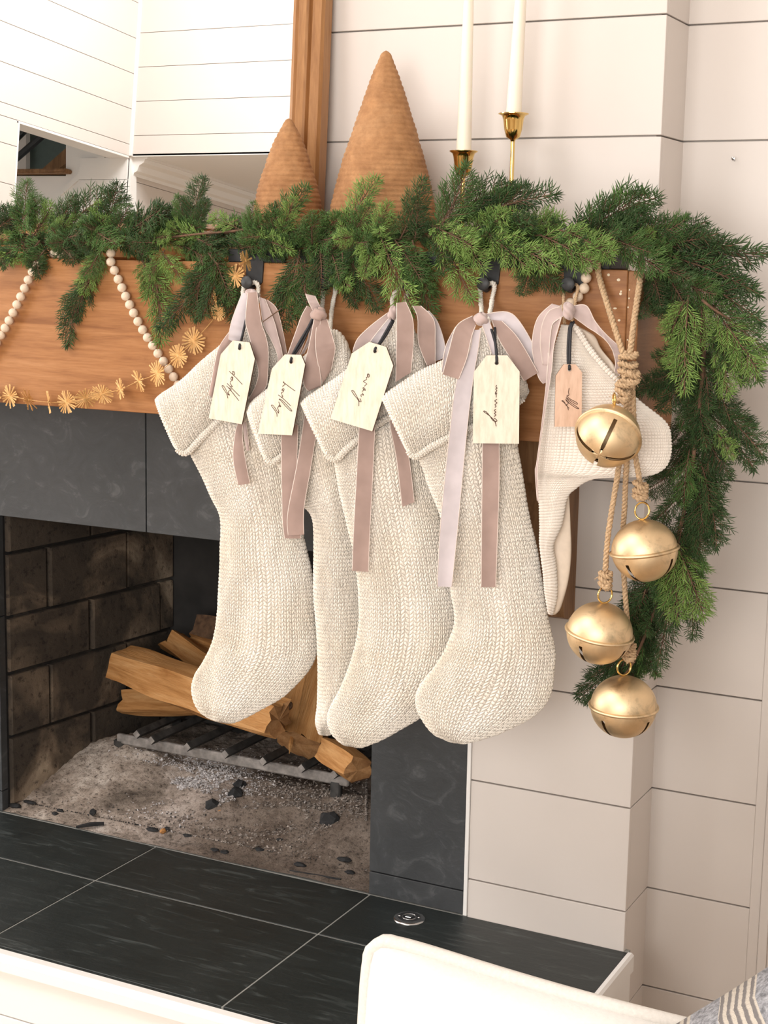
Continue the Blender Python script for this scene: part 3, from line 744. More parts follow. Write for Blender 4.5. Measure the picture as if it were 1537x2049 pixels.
def hem_tube(pl, pts, r, off, n=60):
    P = cat([(*pl.at(x, y, off),) for x, y in pts], n); mb = MB(); m_ = 12; rings = []; L = 0
    vs = [0]
    for i in range(1, n): vs.append(vs[-1]+(P[i]-P[i-1]).length)
    prev = None
    for i, p in enumerate(P):
        t = (P[min(i+1, n-1)]-P[max(i-1, 0)]).normalized(); nr = (pl.n-t*pl.n.dot(t)).normalized(); b = t.cross(nr)
        f = 1-.45*(abs(2*i/(n-1)-1))**4
        rings.append([p+(nr*math.cos(2*PI*j/m_)*1.25+b*math.sin(2*PI*j/m_))*r*f*(1+.12*noise.noise(p*60)) for j in range(m_)])
    mb.loft(rings, True, True, lambda i, j: (vs[min(i, n-1)], .045*j/m_)); return mb

KS = .47
SX = []
SPEC = [
 dict(top=(505, 640), y=-.262, label='cream knit stocking hanging over the stacked firewood beside the straw stars',
  body=[(372, 872, 556, 745), (377, 900, 572, 820), (395, 938, 583, 880), (420, 990, 592, 960), (441, 1038, 602, 1040), (440, 1100, 614, 1100), (438, 1165, 627, 1165), (436, 1222, 630, 1230), (427, 1278, 634, 1300), (407, 1322, 622, 1337), (390, 1350, 596, 1368), (383, 1378, 565, 1395), (388, 1404, 530, 1414), (402, 1424, 498, 1432), (426, 1440, 470, 1445)],
  cuff=[(310, 800, 350, 895), (322, 788, 372, 907), (360, 762, 406, 874), (400, 724, 437, 843), (437, 693, 470, 815), (475, 660, 510, 790), (505, 632, 545, 765), (535, 655, 565, 745), (556, 700, 572, 735)],
  hem=[(352, 898), (373, 906), (406, 873), (437, 844), (475, 815), (530, 780), (568, 742)],
  loop=[[(489, 572), (487, 600), (500, 645)], [(515, 568), (517, 590), (508, 645)]]),
 dict(top=(640, 655), y=-.262, label='cream knit stocking turned edge-on, squeezed between two fuller stockings',
  body=[(543, 900, 698, 780), (562, 945, 700, 870), (598, 1003, 704, 960), (624, 1038, 710, 1040), (627, 1110, 718, 1110), (628, 1200, 724, 1200), (634, 1280, 724, 1280), (637, 1350, 716, 1340), (635, 1410, 705, 1400), (631, 1443, 690, 1440), (638, 1468, 664, 1468)],
  cuff=[(493, 824, 526, 912), (505, 802, 546, 925), (536, 776, 575, 905), (580, 740, 605, 880), (620, 700, 640, 850), (645, 668, 668, 810), (672, 660, 688, 790), (692, 680, 698, 770), (703, 712, 700, 750)],
  hem=[(530, 914), (546, 924), (575, 904), (605, 880), (640, 850), (668, 812), (698, 770)],
  loop=[[(648, 572), (645, 610), (640, 660)], [(671, 572), (664, 620), (660, 668)]]),
 dict(top=(800, 650), y=-.262, label='cream knit stocking with one long pink velvet tail over the slate jamb',
  body=[(666, 905, 850, 800), (671, 937, 862, 900), (680, 990, 875, 985), (695, 1050, 885, 1050), (710, 1120, 897, 1120), (718, 1195, 908, 1195), (716, 1262, 912, 1265), (702, 1322, 905, 1330), (681, 1378, 885, 1385), (660, 1415, 850, 1428), (654, 1442, 808, 1455), (663, 1467, 765, 1479), (686, 1488, 728, 1493)],
  cuff=[(601, 807, 648, 905), (615, 793, 670, 921), (656, 766, 695, 900), (690, 742, 714, 881), (730, 705, 750, 851), (765, 668, 790, 830), (800, 638, 815, 815), (832, 665, 838, 800), (855, 735, 850, 780)],
  hem=[(650, 908), (671, 919), (692, 900), (714, 881), (750, 852), (800, 822), (848, 782)],
  loop=[[(816, 568), (815, 590), (806, 650)], [(788, 590), (786, 625), (795, 655)]]),
 dict(top=(970, 660), y=-.262, label='cream knit stocking with a long pale lilac ribbon tail beside the waffle stocking',
  body=[(832, 900, 1030, 800), (844, 930, 1036, 885), (861, 980, 1048, 965), (883, 1035, 1060, 1035), (896, 1110, 1077, 1110), (902, 1180, 1087, 1180), (909, 1240, 1098, 1245), (893, 1293, 1110, 1300), (870, 1332, 1110, 1345), (846, 1364, 1105, 1385), (833, 1392, 1090, 1411), (834, 1418, 1058, 1438), (845, 1442, 1015, 1460), (866, 1466, 968, 1477), (897, 1480, 935, 1484)],
  cuff=[(763, 798, 812, 898), (776, 783, 830, 914), (839, 742, 865, 893), (887, 719, 899, 875), (930, 692, 944, 856), (965, 655, 985, 836), (1000, 672, 1010, 818), (1030, 712, 1030, 808), (1052, 760, 1045, 802), (1059, 785, 1052, 797)],
  hem=[(815, 901), (831, 913), (865, 893), (899, 876), (944, 856), (1000, 828), (1050, 798)],
  loop=[[(962, 568), (962, 600), (966, 645)], [(989, 568), (985, 600), (978, 645)]]),
]
PLS = []
for i, S in enumerate(SPEC):
    x0 = atY(*S['top'], -.23).x; pl = Pl(S['y'], KS, x0); PLS.append(pl)
    t = thing('christmas_stocking', (HK[i].x, HK[i].y, pl.at(*S['body'][-1][:2]).z), S['label'], 'stocking', 'cream knitted stockings on the mantel')
    Tb = .030 if i != 1 else .036
    b = loft_sheet(pl, S['body'], lambda s, T=Tb: T*(1-.18*math.sin(s*PI)), 120, 84, seed=i, lump=.0034); fine(build(b, 'stocking_leg', KNIT, t, smooth=True))
    c = loft_sheet(pl, S['cuff'], .033, 64, 56, swap=True, seed=i+10, endtaper=(.3, .3), off=.002, lump=.0022); fine(build(c, 'cuff', KNITR, t, smooth=True))
    h = hem_tube(pl, S['hem'], .0062, .024); fine(build(h, 'cuff_hem', KNITR, t, smooth=True))
    m = MB()
    hk = HK[i]
    ye = min(pl.at(*S['loop'][0][2]).y, hk.y)
    A, B = [[atY(x, y, yy) for (x, y), yy in zip(S['loop'][q], (hk.y, hk.y-.004, ye))] for q in (0, 1)]
    top = hk+Vector((0, 0, .006))
    m.helix_rope([A[2], A[1], A[0], top, B[0], B[1], B[2]], .0040, 3, .012); build(m, 'hanging_loop', CORD, t, smooth=True)

# waffle stocking
pl5 = Pl(-.236, .20, atY(1140, 650, -.236).x); PLS.append(pl5)
t5 = thing('christmas_stocking', (HK[4].x, HK[4].y, pl5.at(1100, 1232).z), 'white waffle-cotton stocking behind the gold bells', 'stocking')
st5 = [(1124, 648, 1147, 650), (1118, 666, 1161, 668), (1111, 690, 1178, 693), (1104, 725, 1206, 732), (1097, 765, 1240, 765), (1091, 805, 1284, 804), (1085, 845, 1335, 846), (1080, 882, 1344, 886), (1077, 912, 1341, 918), (1075, 930, 1327, 940), (1075, 944, 1290, 953), (1076, 958, 1195, 957), (1078, 980, 1152, 979), (1079, 1005, 1136, 998), (1080, 1050, 1126, 1048), (1080, 1090, 1108, 1092), (1086, 1140, 1113, 1132), (1090, 1185, 1115, 1190), (1097, 1228, 1107, 1231)]
b = loft_sheet(pl5, st5, .014, 120, 84, seed=31, lump=.0020, endtaper=(.5, .4), sq=.8, ucirc=.42); fine(build(b, 'stocking_leg', WAFFLE, t5, smooth=True))
b = loft_sheet(pl5, [(1098, 985, 1139, 985), (1100, 1060, 1143, 1060), (1100, 1110, 1143, 1112), (1100, 1170, 1136, 1168), (1100, 1215, 1122, 1215), (1102, 1230, 1112, 1229)], .006, 40, 24, seed=33, off=-.014); build(b, 'lining', LINING, t5, smooth=True)
b = loft_sheet(pl5, [(1144, 646, 1160, 655), (1158, 664, 1190, 672), (1180, 695, 1203, 697), (1212, 735, 1226, 726), (1236, 762, 1243, 757)], .008, 50, 20, seed=35, off=-.008, lump=.004); build(b, 'turned_hem', LINING, t5, smooth=True)
h = hem_tube(pl5, [(1146, 650), (1157, 662), (1180, 698), (1212, 737), (1237, 762)], .0045, .010, 40); fine(build(h, 'hem', WAFFLE, t5, smooth=True))
m = MB(); A = pl5.at(1130, 648); hk = HK[4]
m.helix_rope([A, atY(1128, 600, MF-.02), atY(1131, 575, MF-.012), hk+Vector((0, 0, .006)), atY(1156, 572, MF-.016), atY(1152, 600, MF-.026), A+Vector((.012, 0, .004))], .0026, 3, .012); build(m, 'hanging_loop', JUTE, t5, smooth=True)

# ================================================================== RIBBONS
def strip(pl, E, off, bulge=0.0, ns=26, nw=5, th=.0009, curl=.0015, ph=0.0):
    """E = [(lx,ly,rx,ry[,extra offset])]; a ribbon band"""
    L = cat([(*pl.at(e[0], e[1], off+(e[4] if len(e) > 4 else 0)),) for e in E], ns); R = cat([(*pl.at(e[2], e[3], off+(e[4] if len(e) > 4 else 0)),) for e in E], ns)
    rows = []
    for i in range(ns):
        s = i/(ns-1); row = []
        for j in range(nw):
            w = j/(nw-1); p = L[i].lerp(R[i], w)+pl.n*(bulge*math.sin(PI*s)+curl*math.sin(PI*w+ph)+.0012*noise.noise(Vector((i*.35, j*.3, ph+E[0][0]))))
            row.append(p)
        rows.append(row)
    mb = MB(); vs = [p for r in rows for p in r]+[p-pl.n*th for r in rows for p in r]; N = ns*nw; fs = []
    for i in range(ns-1):
        for j in range(nw-1):
            q = (i*nw+j, i*nw+j+1, (i+1)*nw+j+1, (i+1)*nw+j); fs.append(q); fs.append(tuple(N+k for k in reversed(q)))
        for j, sgn in ((0, 1), (nw-1, -1)):
            a, b = i*nw+j, (i+1)*nw+j; fs.append((a, b, N+b, N+a) if sgn > 0 else (b, a, N+a, N+b))
    for i in (0, ns-1):
        for j in range(nw-1): fs.append((i*nw+j, i*nw+j+1, N+i*nw+j+1, N+i*nw+j))
    mb.add(vs, fs)
    ed = [[r[0] for r in rows], [r[-1] for r in rows]]
    return mb, ed
def knot_mesh(c, rx, rz, ry, tilt=0, seed=0):
    mb = MB(); n, m_ = 22, 30; rings = []
    for i in range(n):
        a = -PI/2+PI*i/(n-1); ring = []
        for j in range(m_):
            b = 2*PI*j/m_; d = Vector((math.cos(a)*math.cos(b)*rx, math.cos(a)*math.sin(b)*ry, math.sin(a)*rz))
            w = 1+.13*math.sin(3*b+4*a+seed)+.10*noise.noise(d*90+Vector((seed, 0, 0)))
            d = d*w; d = Matrix.Rotation(tilt, 3, 'Y') @ d; ring.append(Vector(c)+d)
        rings.append(ring)
    mb.loft(rings); return mb
def bow(pl, i, label, knot, parts, group='velvet ribbon bows on the stockings'):
    kx, ky, krx, krz, koff, kt, km = knot
    kc = pl.at(kx, ky, koff); t = thing('ribbon_bow', kc, label, 'ribbon', group)
    u = .00072; build(knot_mesh(kc, krx*u*.8, krz*u*.85, .010, kt, i*3), 'knot', km, t, smooth=True)
    for (nm, mat, off, bul, E) in parts:
        mb, ed = strip(pl, E, off, bul, ph=i)
        o = build(mb, nm, mat, t); autosmooth(o, 60)
        for e in ed:
            m = MB(); m.tube([p-pl.n*.0004 for p in e], .0007, 5); build(m, 'selvedge', SELV, o, smooth=True)
    return t
V, V2, S_ = VELVET, VELVET2, SATIN
bow(PLS[0], 0, 'dusty pink ribbon bow with bunched loops beside the straw star cluster', (504, 590, 22, 14, .034, .1, VELVET2), [
  ('loop', S_, .040, .004, [(485, 586, 500, 586), (467, 634, 492, 634), (460, 662, 487, 667), (458, 680, 482, 688)]),
  ('loop', V, .038, .0, [(459, 664, 468, 680), (440, 692, 448, 706), (431, 722, 441, 724), (418, 790, 425, 796)]),
  ('loop', V, .052, .004, [(496, 586, 514, 584), (492, 641, 523, 645), (498, 668, 531, 668), (511, 714, 537, 698), (518, 746, 536, 750), (511, 774, 530, 778, -.012), (497, 800, 500, 806, -.016)]),
  ('loop', V2, .040, .006, [(519, 594, 530, 598), (528, 649, 548, 640), (544, 680, 556, 668), (557, 716, 566, 712), (548, 745, 560, 738, -.012), (535, 790, 541, 790, -.022)]),
  ('loop', V, .032, .004, [(528, 602, 534, 600), (540, 630, 554, 618), (553, 668, 566, 662), (564, 712, 574, 708)]),
  ('tail', V, .044, .002, [(478, 842, 488, 842), (471, 868, 485, 866), (467, 917, 489, 907), (477, 971, 500, 967)]),
  ('tail', V2, .041, .001, [(486, 845, 492, 845), (489, 872, 496, 872), (494, 902, 499, 901)])])
bow(PLS[1], 1, 'dusty pink ribbon knotted high with two overlapping long tails', (638, 629, 23, 17, .046, -.2, VELVET), [
  ('loop', V2, .040, .004, [(612, 588, 630, 592), (618, 604, 636, 604), (627, 622, 642, 616)]),
  ('loop', V, .036, .002, [(615, 612, 630, 618), (604, 632, 622, 640), (591, 668, 611, 678), (576, 709, 598, 711)]),
  ('loop', V2, .030, .0, [(622, 640, 634, 640), (617, 676, 627, 668), (602, 710, 608, 708)]),
  ('loop', V, .050, .006, [(629, 638, 642, 640), (619, 692, 634, 690), (610, 732, 640, 738), (609, 768, 643, 768), (618, 783, 640, 774)]),
  ('loop', V, .046, .010, [(636, 640, 654, 638), (632, 680, 668, 680), (636, 720, 671, 700), (646, 768, 662, 742)]),
  ('tail', V, .042, .0, [(563, 850, 596, 850), (564, 968, 594, 950), (566, 1045, 598, 1045), (570, 1077, 602, 1078)]),
  ('tail', V, .046, .0, [(612, 800, 640, 800, -.022), (608, 845, 635, 850, -.012), (594, 933, 621, 940), (576, 1028, 608, 1018), (577, 1071, 608, 1070)])])
bow(PLS[2], 2, 'dusty pink ribbon bow with one flat loop hanging squarely in front', (787, 626, 13, 16, .046, .3, VELVET2), [
  ('loop', V2, .036, .004, [(776, 626, 786, 634), (742, 652, 764, 664), (716, 678, 744, 690), (706, 704, 735, 706)]),
  ('loop', S_, .042, .004, [(781, 634, 792, 636), (764, 654, 780, 656), (744, 680, 760, 680), (734, 700, 750, 700)]),
  ('loop', V, .056, .004, [(794, 606, 812, 604), (794, 640, 826, 640), (794, 690, 827, 690), (792, 764, 822, 746)]),
  ('loop', S_, .020, .002, [(846, 622, 858, 622), (858, 640, 876, 645), (864, 690, 890, 690), (868, 724, 886, 718)]),
  ('loop', V, .032, .006, [(826, 612, 842, 612), (836, 636, 868, 640), (838, 686, 871, 686), (855, 732, 871, 727)]),
  ('tail', V, .042, .0, [(720, 835, 751, 838), (713, 968, 745, 968), (708, 1062, 740, 1062), (705, 1142, 737, 1145)]),
  ('tail', V, .036, .0, [(778, 820, 792, 820, -.014), (782, 858, 800, 864, -.008), (794, 920, 818, 916), (805, 1014, 829, 1005)])])
bow(PLS[3], 3, 'full ribbon bow showing its pale lilac back, facing the room squarely', (963, 638, 19, 15, .050, .1, VELVET2), [
  ('loop', S_, .036, .0, [(912, 654, 926, 654), (892, 694, 905, 694), (884, 744, 896, 748)]),
  ('loop', V, .044, .006, [(946, 632, 952, 650), (914, 652, 943, 676), (899, 700, 934, 716), (886, 749, 918, 759)]),
  ('tail', S_, .043, .0, [(945, 660, 962, 660), (941, 698, 958, 692), (914, 762, 946, 766), (899, 875, 934, 866), (882, 1045, 917, 1045), (875, 1174, 904, 1175)]),
  ('loop', S_, .052, .002, [(962, 642, 978, 638), (972, 672, 988, 672), (984, 708, 992, 710)]),
  ('loop', S_, .034, .006, [(974, 628, 984, 642), (1014, 624, 1004, 644), (1040, 644, 1026, 664), (1074, 704, 1046, 694), (1081, 734, 1060, 734), (1077, 746, 1066, 748)]),
  ('loop', V, .044, .006, [(984, 640, 1004, 642), (998, 678, 1030, 668), (1022, 718, 1050, 698), (1049, 763, 1077, 746)]),
  ('tail', V, .040, .0, [(966, 860, 999, 860), (965, 960, 999, 960), (964, 1060, 996, 1060), (963, 1175, 992, 1175)])])
bow(pl5, 4, 'pale mauve ribbon bow above the smallest wooden tag', (1138, 622, 15, 20, .030, -.15, VELVET2), [
  ('loop', V2, .014, .006, [(1105, 608, 1122, 612), (1076, 638, 1102, 630), (1066, 692, 1098, 690), (1076, 748, 1096, 745), (1087, 768, 1094, 765)]),
  ('loop', V2, .022, .006, [(1122, 614, 1128, 632), (1100, 622, 1116, 640), (1086, 650, 1106, 652), (1082, 690, 1101, 690), (1086, 730, 1099, 730)]),
  ('loop', V2, .018, .004, [(1148, 612, 1148, 634), (1174, 612, 1176, 654), (1191, 642, 1198, 668), (1213, 669, 1216, 684), (1246, 699, 1228, 704)]),
  ('loop', V2, .019, .0, [(1247, 698, 1226, 700), (1243, 726, 1232, 724), (1240, 752, 1230, 744)]),
  ('tail', V2, .026, .0, [(1112, 632, 1124, 634), (1098, 690, 1109, 690), (1096, 735, 1104, 742), (1085, 840, 1091, 826), (1074, 925, 1080, 900), (1071, 945, 1076, 950), (1075, 1002, 1078, 1006)])])

# ================================================================== TAGS
def tag(pl, off, k, poly, hole, cord, strokes, zx, zy, zs, matf, label, lw=.00052):
    c0 = pl.at(*hole, off); tp = Pl(c0.y, k, c0.x)
    pts = [tp.at(x, y) for x, y in poly]; cen = sum(pts, Vector())/len(pts)
    t = thing('gift_tag', pts[3], label, 'gift tag', 'wooden name tags on the stockings')
    # face with a real hole
    hc = tp.at(*hole); ex = Vector((1, k, 0)).normalized(); R = .0030; nh = 20
    bm = bmesh.new(); vo = [bm.verts.new(p) for p in pts]; vh = [bm.verts.new(hc+(ex*math.cos(2*PI*i/nh)+Vector((0, 0, 1))*math.sin(2*PI*i/nh))*R) for i in range(nh)]
    eo = [bm.edges.new((vo[i], vo[(i+1) % len(vo)])) for i in range(len(vo))]; eh = [bm.edges.new((vh[i], vh[(i+1) % nh])) for i in range(nh)]
    bmesh.ops.triangle_fill(bm, edges=eo+eh, use_beauty=True)
    bm.verts.index_update(); vs = [v.co.copy() for v in bm.verts]; fcs = [[v.index for v in f.verts] for f in bm.faces]; bm.free()
    mb = MB(); mb.add(vs, fcs); build(mb, 'tag_face', matf, t)
    n0 = len(pts); th = .0034; mb = MB()
    mb.add(vs+[v-tp.n*th for v in vs], [(i, (i+1) % n0, len(vs)+(i+1) % n0, len(vs)+i) for i in range(n0)]+[(n0+i, n0+(i+1) % nh, len(vs)+n0+(i+1) % nh, len(vs)+n0+i) for i in range(nh)]+[[len(vs)+q for q in reversed(f)] for f in fcs])
    build(mb, 'tag_edge', BURNT, t)
    mb = MB()
    for s in strokes:
        P = [tp.at(zx+a/zs, zy+b/zs, .0002) for a, b in s]
        if len(P) > 2: P = cat([(*p,) for p in P], len(P)*4)
        mb.tube(P, lw, 5)
    build(mb, 'engraved_writing', ENGRAVE, t)
    for cc in cord:
        mb = MB(); P = [tp.at(*hole, -.002), tp.at(hole[0], hole[1]-5, .0025)]+[pl.at(x, y, o) for x, y, o in cc]
        mb.tube(resample(P, .004), .0021, 8); build(mb, 'cord', BLACKCORD, t, smooth=True)
    return t
Z5 = (380, 640, 6.404)
tag(PLS[0], .066, .05, [(466, 681), (499.5, 685), (510, 718), (484, 849), (417.5, 837), (441.7, 709)], (479.5, 697),
    [[(484, 676, .05), (490, 650, .046), (498, 615, .044)]],
    [[(505, 660), (590, 740), (672, 828)], [(540, 662), (565, 664), (574, 690), (560, 706), (548, 690), (556, 668)], [(533, 728), (548, 735), (546, 760), (530, 768), (525, 750), (536, 735), (547, 770), (525, 785), (515, 802)],
     [(478, 815), (540, 880), (638, 978)], [(512, 808), (530, 835), (545, 858), (522, 850)], [(470, 845), (520, 900), (628, 1036)], [(500, 872), (520, 880), (527, 900), (505, 905)],
     [(505, 905), (490, 935), (507, 960), (480, 958), (470, 948)], [(487, 1006), (472, 950), (430, 885), (412, 850), (425, 842), (455, 882), (485, 945), (510, 968)]],
    *Z5, TAGWOOD, 'pale wooden gift tag engraved daddy, tilted on its black cord')
tag(PLS[1], .067, .02, [(570, 709), (602.5, 710), (610.6, 729), (584.6, 871), (516, 868), (544, 738)], (582.5, 724),
    [[(588, 705, .054), (602, 680, .05), (617, 655, .046), (628, 632, .044)], [(592, 705, .052), (608, 680, .048), (622, 650, .044), (630, 634, .042)]],
    [[(1350, 912), (1290, 870), (1200, 800), (1206, 796)], [(1195, 800), (1218, 822), (1200, 842), (1185, 852)], [(1188, 878), (1206, 885), (1202, 905), (1180, 906), (1185, 888), (1198, 918), (1176, 930), (1170, 950)],
     [(1133, 963), (1190, 1005), (1292, 1102)], [(1178, 958), (1190, 985), (1168, 990)], [(1143, 1014), (1180, 1030), (1250, 1100), (1305, 1162), (1288, 1164), (1235, 1115), (1170, 1042), (1140, 1018)],
     [(1138, 1050), (1150, 1085), (1165, 1110), (1145, 1110), (1150, 1088), (1122, 1132)], [(1122, 1132), (1140, 1172), (1126, 1196)], [(1116, 1240), (1110, 1192), (1065, 1128), (1044, 1096), (1060, 1092), (1092, 1130), (1120, 1175), (1142, 1197)]],
    *Z5, TAGWOOD, 'pale wooden gift tag hung from a doubled black cord below the high knot')
tag(PLS[2], .063, .05, [(739, 684), (773, 694), (787, 732), (745, 863), (661, 838), (704, 707)], (750.5, 703),
    [[(757, 690, .054), (770, 668, .048), (786, 640, .044)], [(760, 688, .053), (774, 668, .047), (788, 641, .043)]],
    [[(690, 762), (670, 755), (666, 785), (683, 802), (693, 775), (680, 758), (664, 800), (650, 800), (655, 832)], [(655, 835), (610, 858), (632, 876), (656, 896), (640, 910), (624, 930)],
     [(612, 968), (636, 988), (626, 956), (604, 950), (610, 982), (590, 1002)], [(590, 1020), (612, 1052), (590, 1046), (574, 1050), (582, 1078)], [(560, 1100), (578, 1142), (552, 1142), (540, 1130)],
     [(545, 1206), (541, 1130), (490, 1062), (448, 1000), (455, 984), (482, 1006), (522, 1078), (556, 1142)]],
    640, 640, 6.986, TAGWOOD, 'pale wooden gift tag hanging askew beside the flat front ribbon loop')
Z4 = (920, 600, 5.123)
tag(PLS[3], .060, .30, [(973.7, 711), (1015.6, 711), (1040, 743.5), (1038.5, 888), (946, 887), (948.3, 744.4)], (994, 726.5),
    [[(993, 705, .056), (991, 685, .054), (983, 658, .052)], [(994, 705, .056), (991, 685, .054), (991, 668, .05), (990, 655, .048)]],
    [[(378, 873), (371, 893), (384, 905), (368, 915), (380, 931), (365, 946)], [(362, 960), (373, 970), (379, 956), (366, 951), (373, 980), (372, 1000)], [(382, 1020), (360, 1035), (374, 1050), (382, 1057), (362, 1075), (373, 1090), (360, 1102)],
     [(371, 1120), (355, 1135), (371, 1150), (355, 1165), (373, 1180), (352, 1195)], [(350, 1213), (366, 1220), (382, 1240), (360, 1252)], [(373, 1296), (360, 1246), (310, 1192), (255, 1152), (246, 1140), (265, 1143), (302, 1182), (342, 1238), (380, 1246)]],
    *Z4, TAGWOOD, 'pale wooden gift tag engraved mommy, hanging straight', .0006)
tag(pl5, .040, .55, [(1128, 729), (1152, 729), (1165, 745.4), (1164, 854), (1110, 854), (1112, 752)], (1139.6, 739),
    [[(1140, 725, .034), (1141, 690, .030), (1143, 655, .026), (1149, 644, .022)], [(1137, 725, .032), (1137, 690, .028), (1140, 655, .026), (1145, 645, .022)]],
    [[(1122, 903), (1117, 930), (1114, 946)], [(1114, 948), (1120, 972), (1108, 985), (1100, 975)], [(1095, 985), (1130, 1015), (1198, 1053), (1206, 1070), (1180, 1062), (1120, 1022), (1090, 1000)],
     [(1090, 1000), (1120, 1040), (1208, 1103), (1219, 1116), (1190, 1107), (1120, 1057), (1085, 1015)], [(1088, 1030), (1112, 1060), (1085, 1082)], [(1114, 1131), (1100, 1085), (1060, 1046), (1046, 1034), (1065, 1038), (1092, 1080), (1122, 1112)]],
    *Z4, TAGPINK, 'small pinkish wooden gift tag on the waffle stocking', .0005)

# ================================================================== BELLS ON TWINE
u_px = lambda Y: (CAM-Vector((0.05, Y, 1.1))).length/FPX
def bell(px, py, Y, rpx, down, label, ring_px, ring_n, spin=0.0, ring_r=17):
    c = atY(px, py, Y); R = rpx*(c-CAM).dot(FWD)/FPX; down = down.normalized()
    t = thing('jingle_bell', c-Vector((0, 0, R)), label, 'bell', 'gold jingle bells on the twine')
    z = -down; a = spin; x = (a-z*a.dot(z)).normalized(); y = z.cross(x)
    rot = Matrix((x, y, z)).transposed()
    up = [(max(.0004, R*math.cos(b)), R*.94*math.sin(b)) for b in [PI/2*i/18 for i in range(19)]]
    m = MB(); m.lathe(up, 56, org=c, rot=rot); build(m, 'upper_half', GOLD, t, smooth=True)
    # lower half with four real slots ending in the pole
    m = MB(); NL = 18; lon = []
    for q in range(4):
        base = q*PI/2; hw = .052
        lon += [base-hw, base+hw]+[base+hw+(PI/2-2*hw)*k/12 for k in range(1, 12)]
    rings = []
    for i in range(NL+1):
        b = PI/2*i/NL; rr = max(.0004, R*math.cos(b)); zz = -R*.96*math.sin(b); ring = []
        for k, l in enumerate(lon):
            kk = k % 13; base = (k//13)*PI/2
            if kk in (0, 1):       # constant slot width
                l = base+(-1 if kk == 0 else 1)*min(.0028/max(rr, .006), .35)
            ring.append(c+rot @ Vector((rr*math.cos(l), rr*math.sin(l), zz)))
        rings.append(ring)
    n = len(lon); vs = [p for r in rings for p in r]; fs = []
    for i in range(NL):
        for j in range(n):
            if j % 13 == 0 and 3 <= i <= NL-4: continue
            k = (j+1) % n; fs.append((i*n+j, i*n+k, (i+1)*n+k, (i+1)*n+j))
    m.add(vs, fs); build(m, 'lower_half', GOLD, t, smooth=True)
    m = MB(); m.lathe([(R*.985, .0036), (R*1.02, .0022), (R*1.055, .0019), (R*1.07, 0), (R*1.055, -.0019), (R*1.02, -.0022), (R*.985, -.0036)], 64, org=c, rot=rot); build(m, 'rim', GOLD, t, smooth=True)
    rc = atY(*ring_px, c.y); m = MB(); m.torus(rc, ring_n, ring_r*.00073, .0015, 30, 8); build(m, 'hanging_ring', BRASS, t, smooth=True)
    return c, R, rc
view = (CAM-atY(1217, 872, -.29)).normalized()
side = RGT; upc = UPV
dn1 = view*.70 + (side*(-.30) - upc*.64)
B1 = bell(1217, 872, -.300, 65, dn1, 'gold jingle bell tipped on its side in front of the waffle stocking', (1229, 800), RGT, RGT*.42+UPV*.9, 13)
B2 = bell(1290, 1101, -.250, 66, Vector((.15, .06, -1)), 'gold jingle bell hanging against the greenery', (1285, 1022), Vector((-.3, -1, .2)), -FWD+RGT*1.0)
B3 = bell(1200, 1266, -.262, 66, Vector((-.16, .06, -1)), 'gold jingle bell directly above the lowest bell', (1211, 1190), Vector((1, -.75, 0)), -FWD+RGT*1.15)
B4 = bell(1248, 1413, -.218, 66, Vector((-.02, .05, -1)), 'lowest gold jingle bell in front of bare white shiplap', (1249, 1335), Vector((1, -.75, 0)), -FWD+RGT*.9)
tw = thing('jute_twine', atY(1258, 735, -.25), 'hairy jute twine knotted at the mantel corner holding four bells', 'twine')
def rope(pts, r=.0046, nm='strand'):
    m = MB(); m.helix_rope([atY(x, y, Y) for x, y, Y in pts], r, 3, .020); build(m, nm, JUTE, tw, smooth=True)
rope([(1206, 492, MF+.05), (1201, 500, MF+.010), (1197, 528, MF-.008), (1201, 560, MF-.014), (1230, 655, -.246), (1250, 715, -.260)])
rope([(1283, 510, MF+.06), (1284, 534, MF-.002), (1281, 560, MF-.012), (1268, 650, -.246), (1260, 715, -.260)])
rope([(1252, 725, -.262), (1247, 770, -.270), (1240, 800, -.274)], .0042)
rope([(1262, 725, -.250), (1266, 780, -.249), (1268, 830, -.2475), (1270, 900, -.247), (1278, 950, -.251), (1282, 992, -.252)], .0042)
rope([(1256, 725, -.246), (1254, 800, -.250), (1246, 880, -.2475), (1236, 950, -.250), (1217, 1070, -.262), (1211, 1150, -.264)], .0042)
rope([(1262, 740, -.252), (1260, 830, -.2475), (1256, 900, -.2475), (1252, 960, -.242), (1250, 1010, -.225), (1246, 1090, -.200), (1252, 1200, -.206), (1260, 1290, -.216)], .0042)
rope([(1260, 1290, -.216), (1252, 1320, -.218)], .0042)
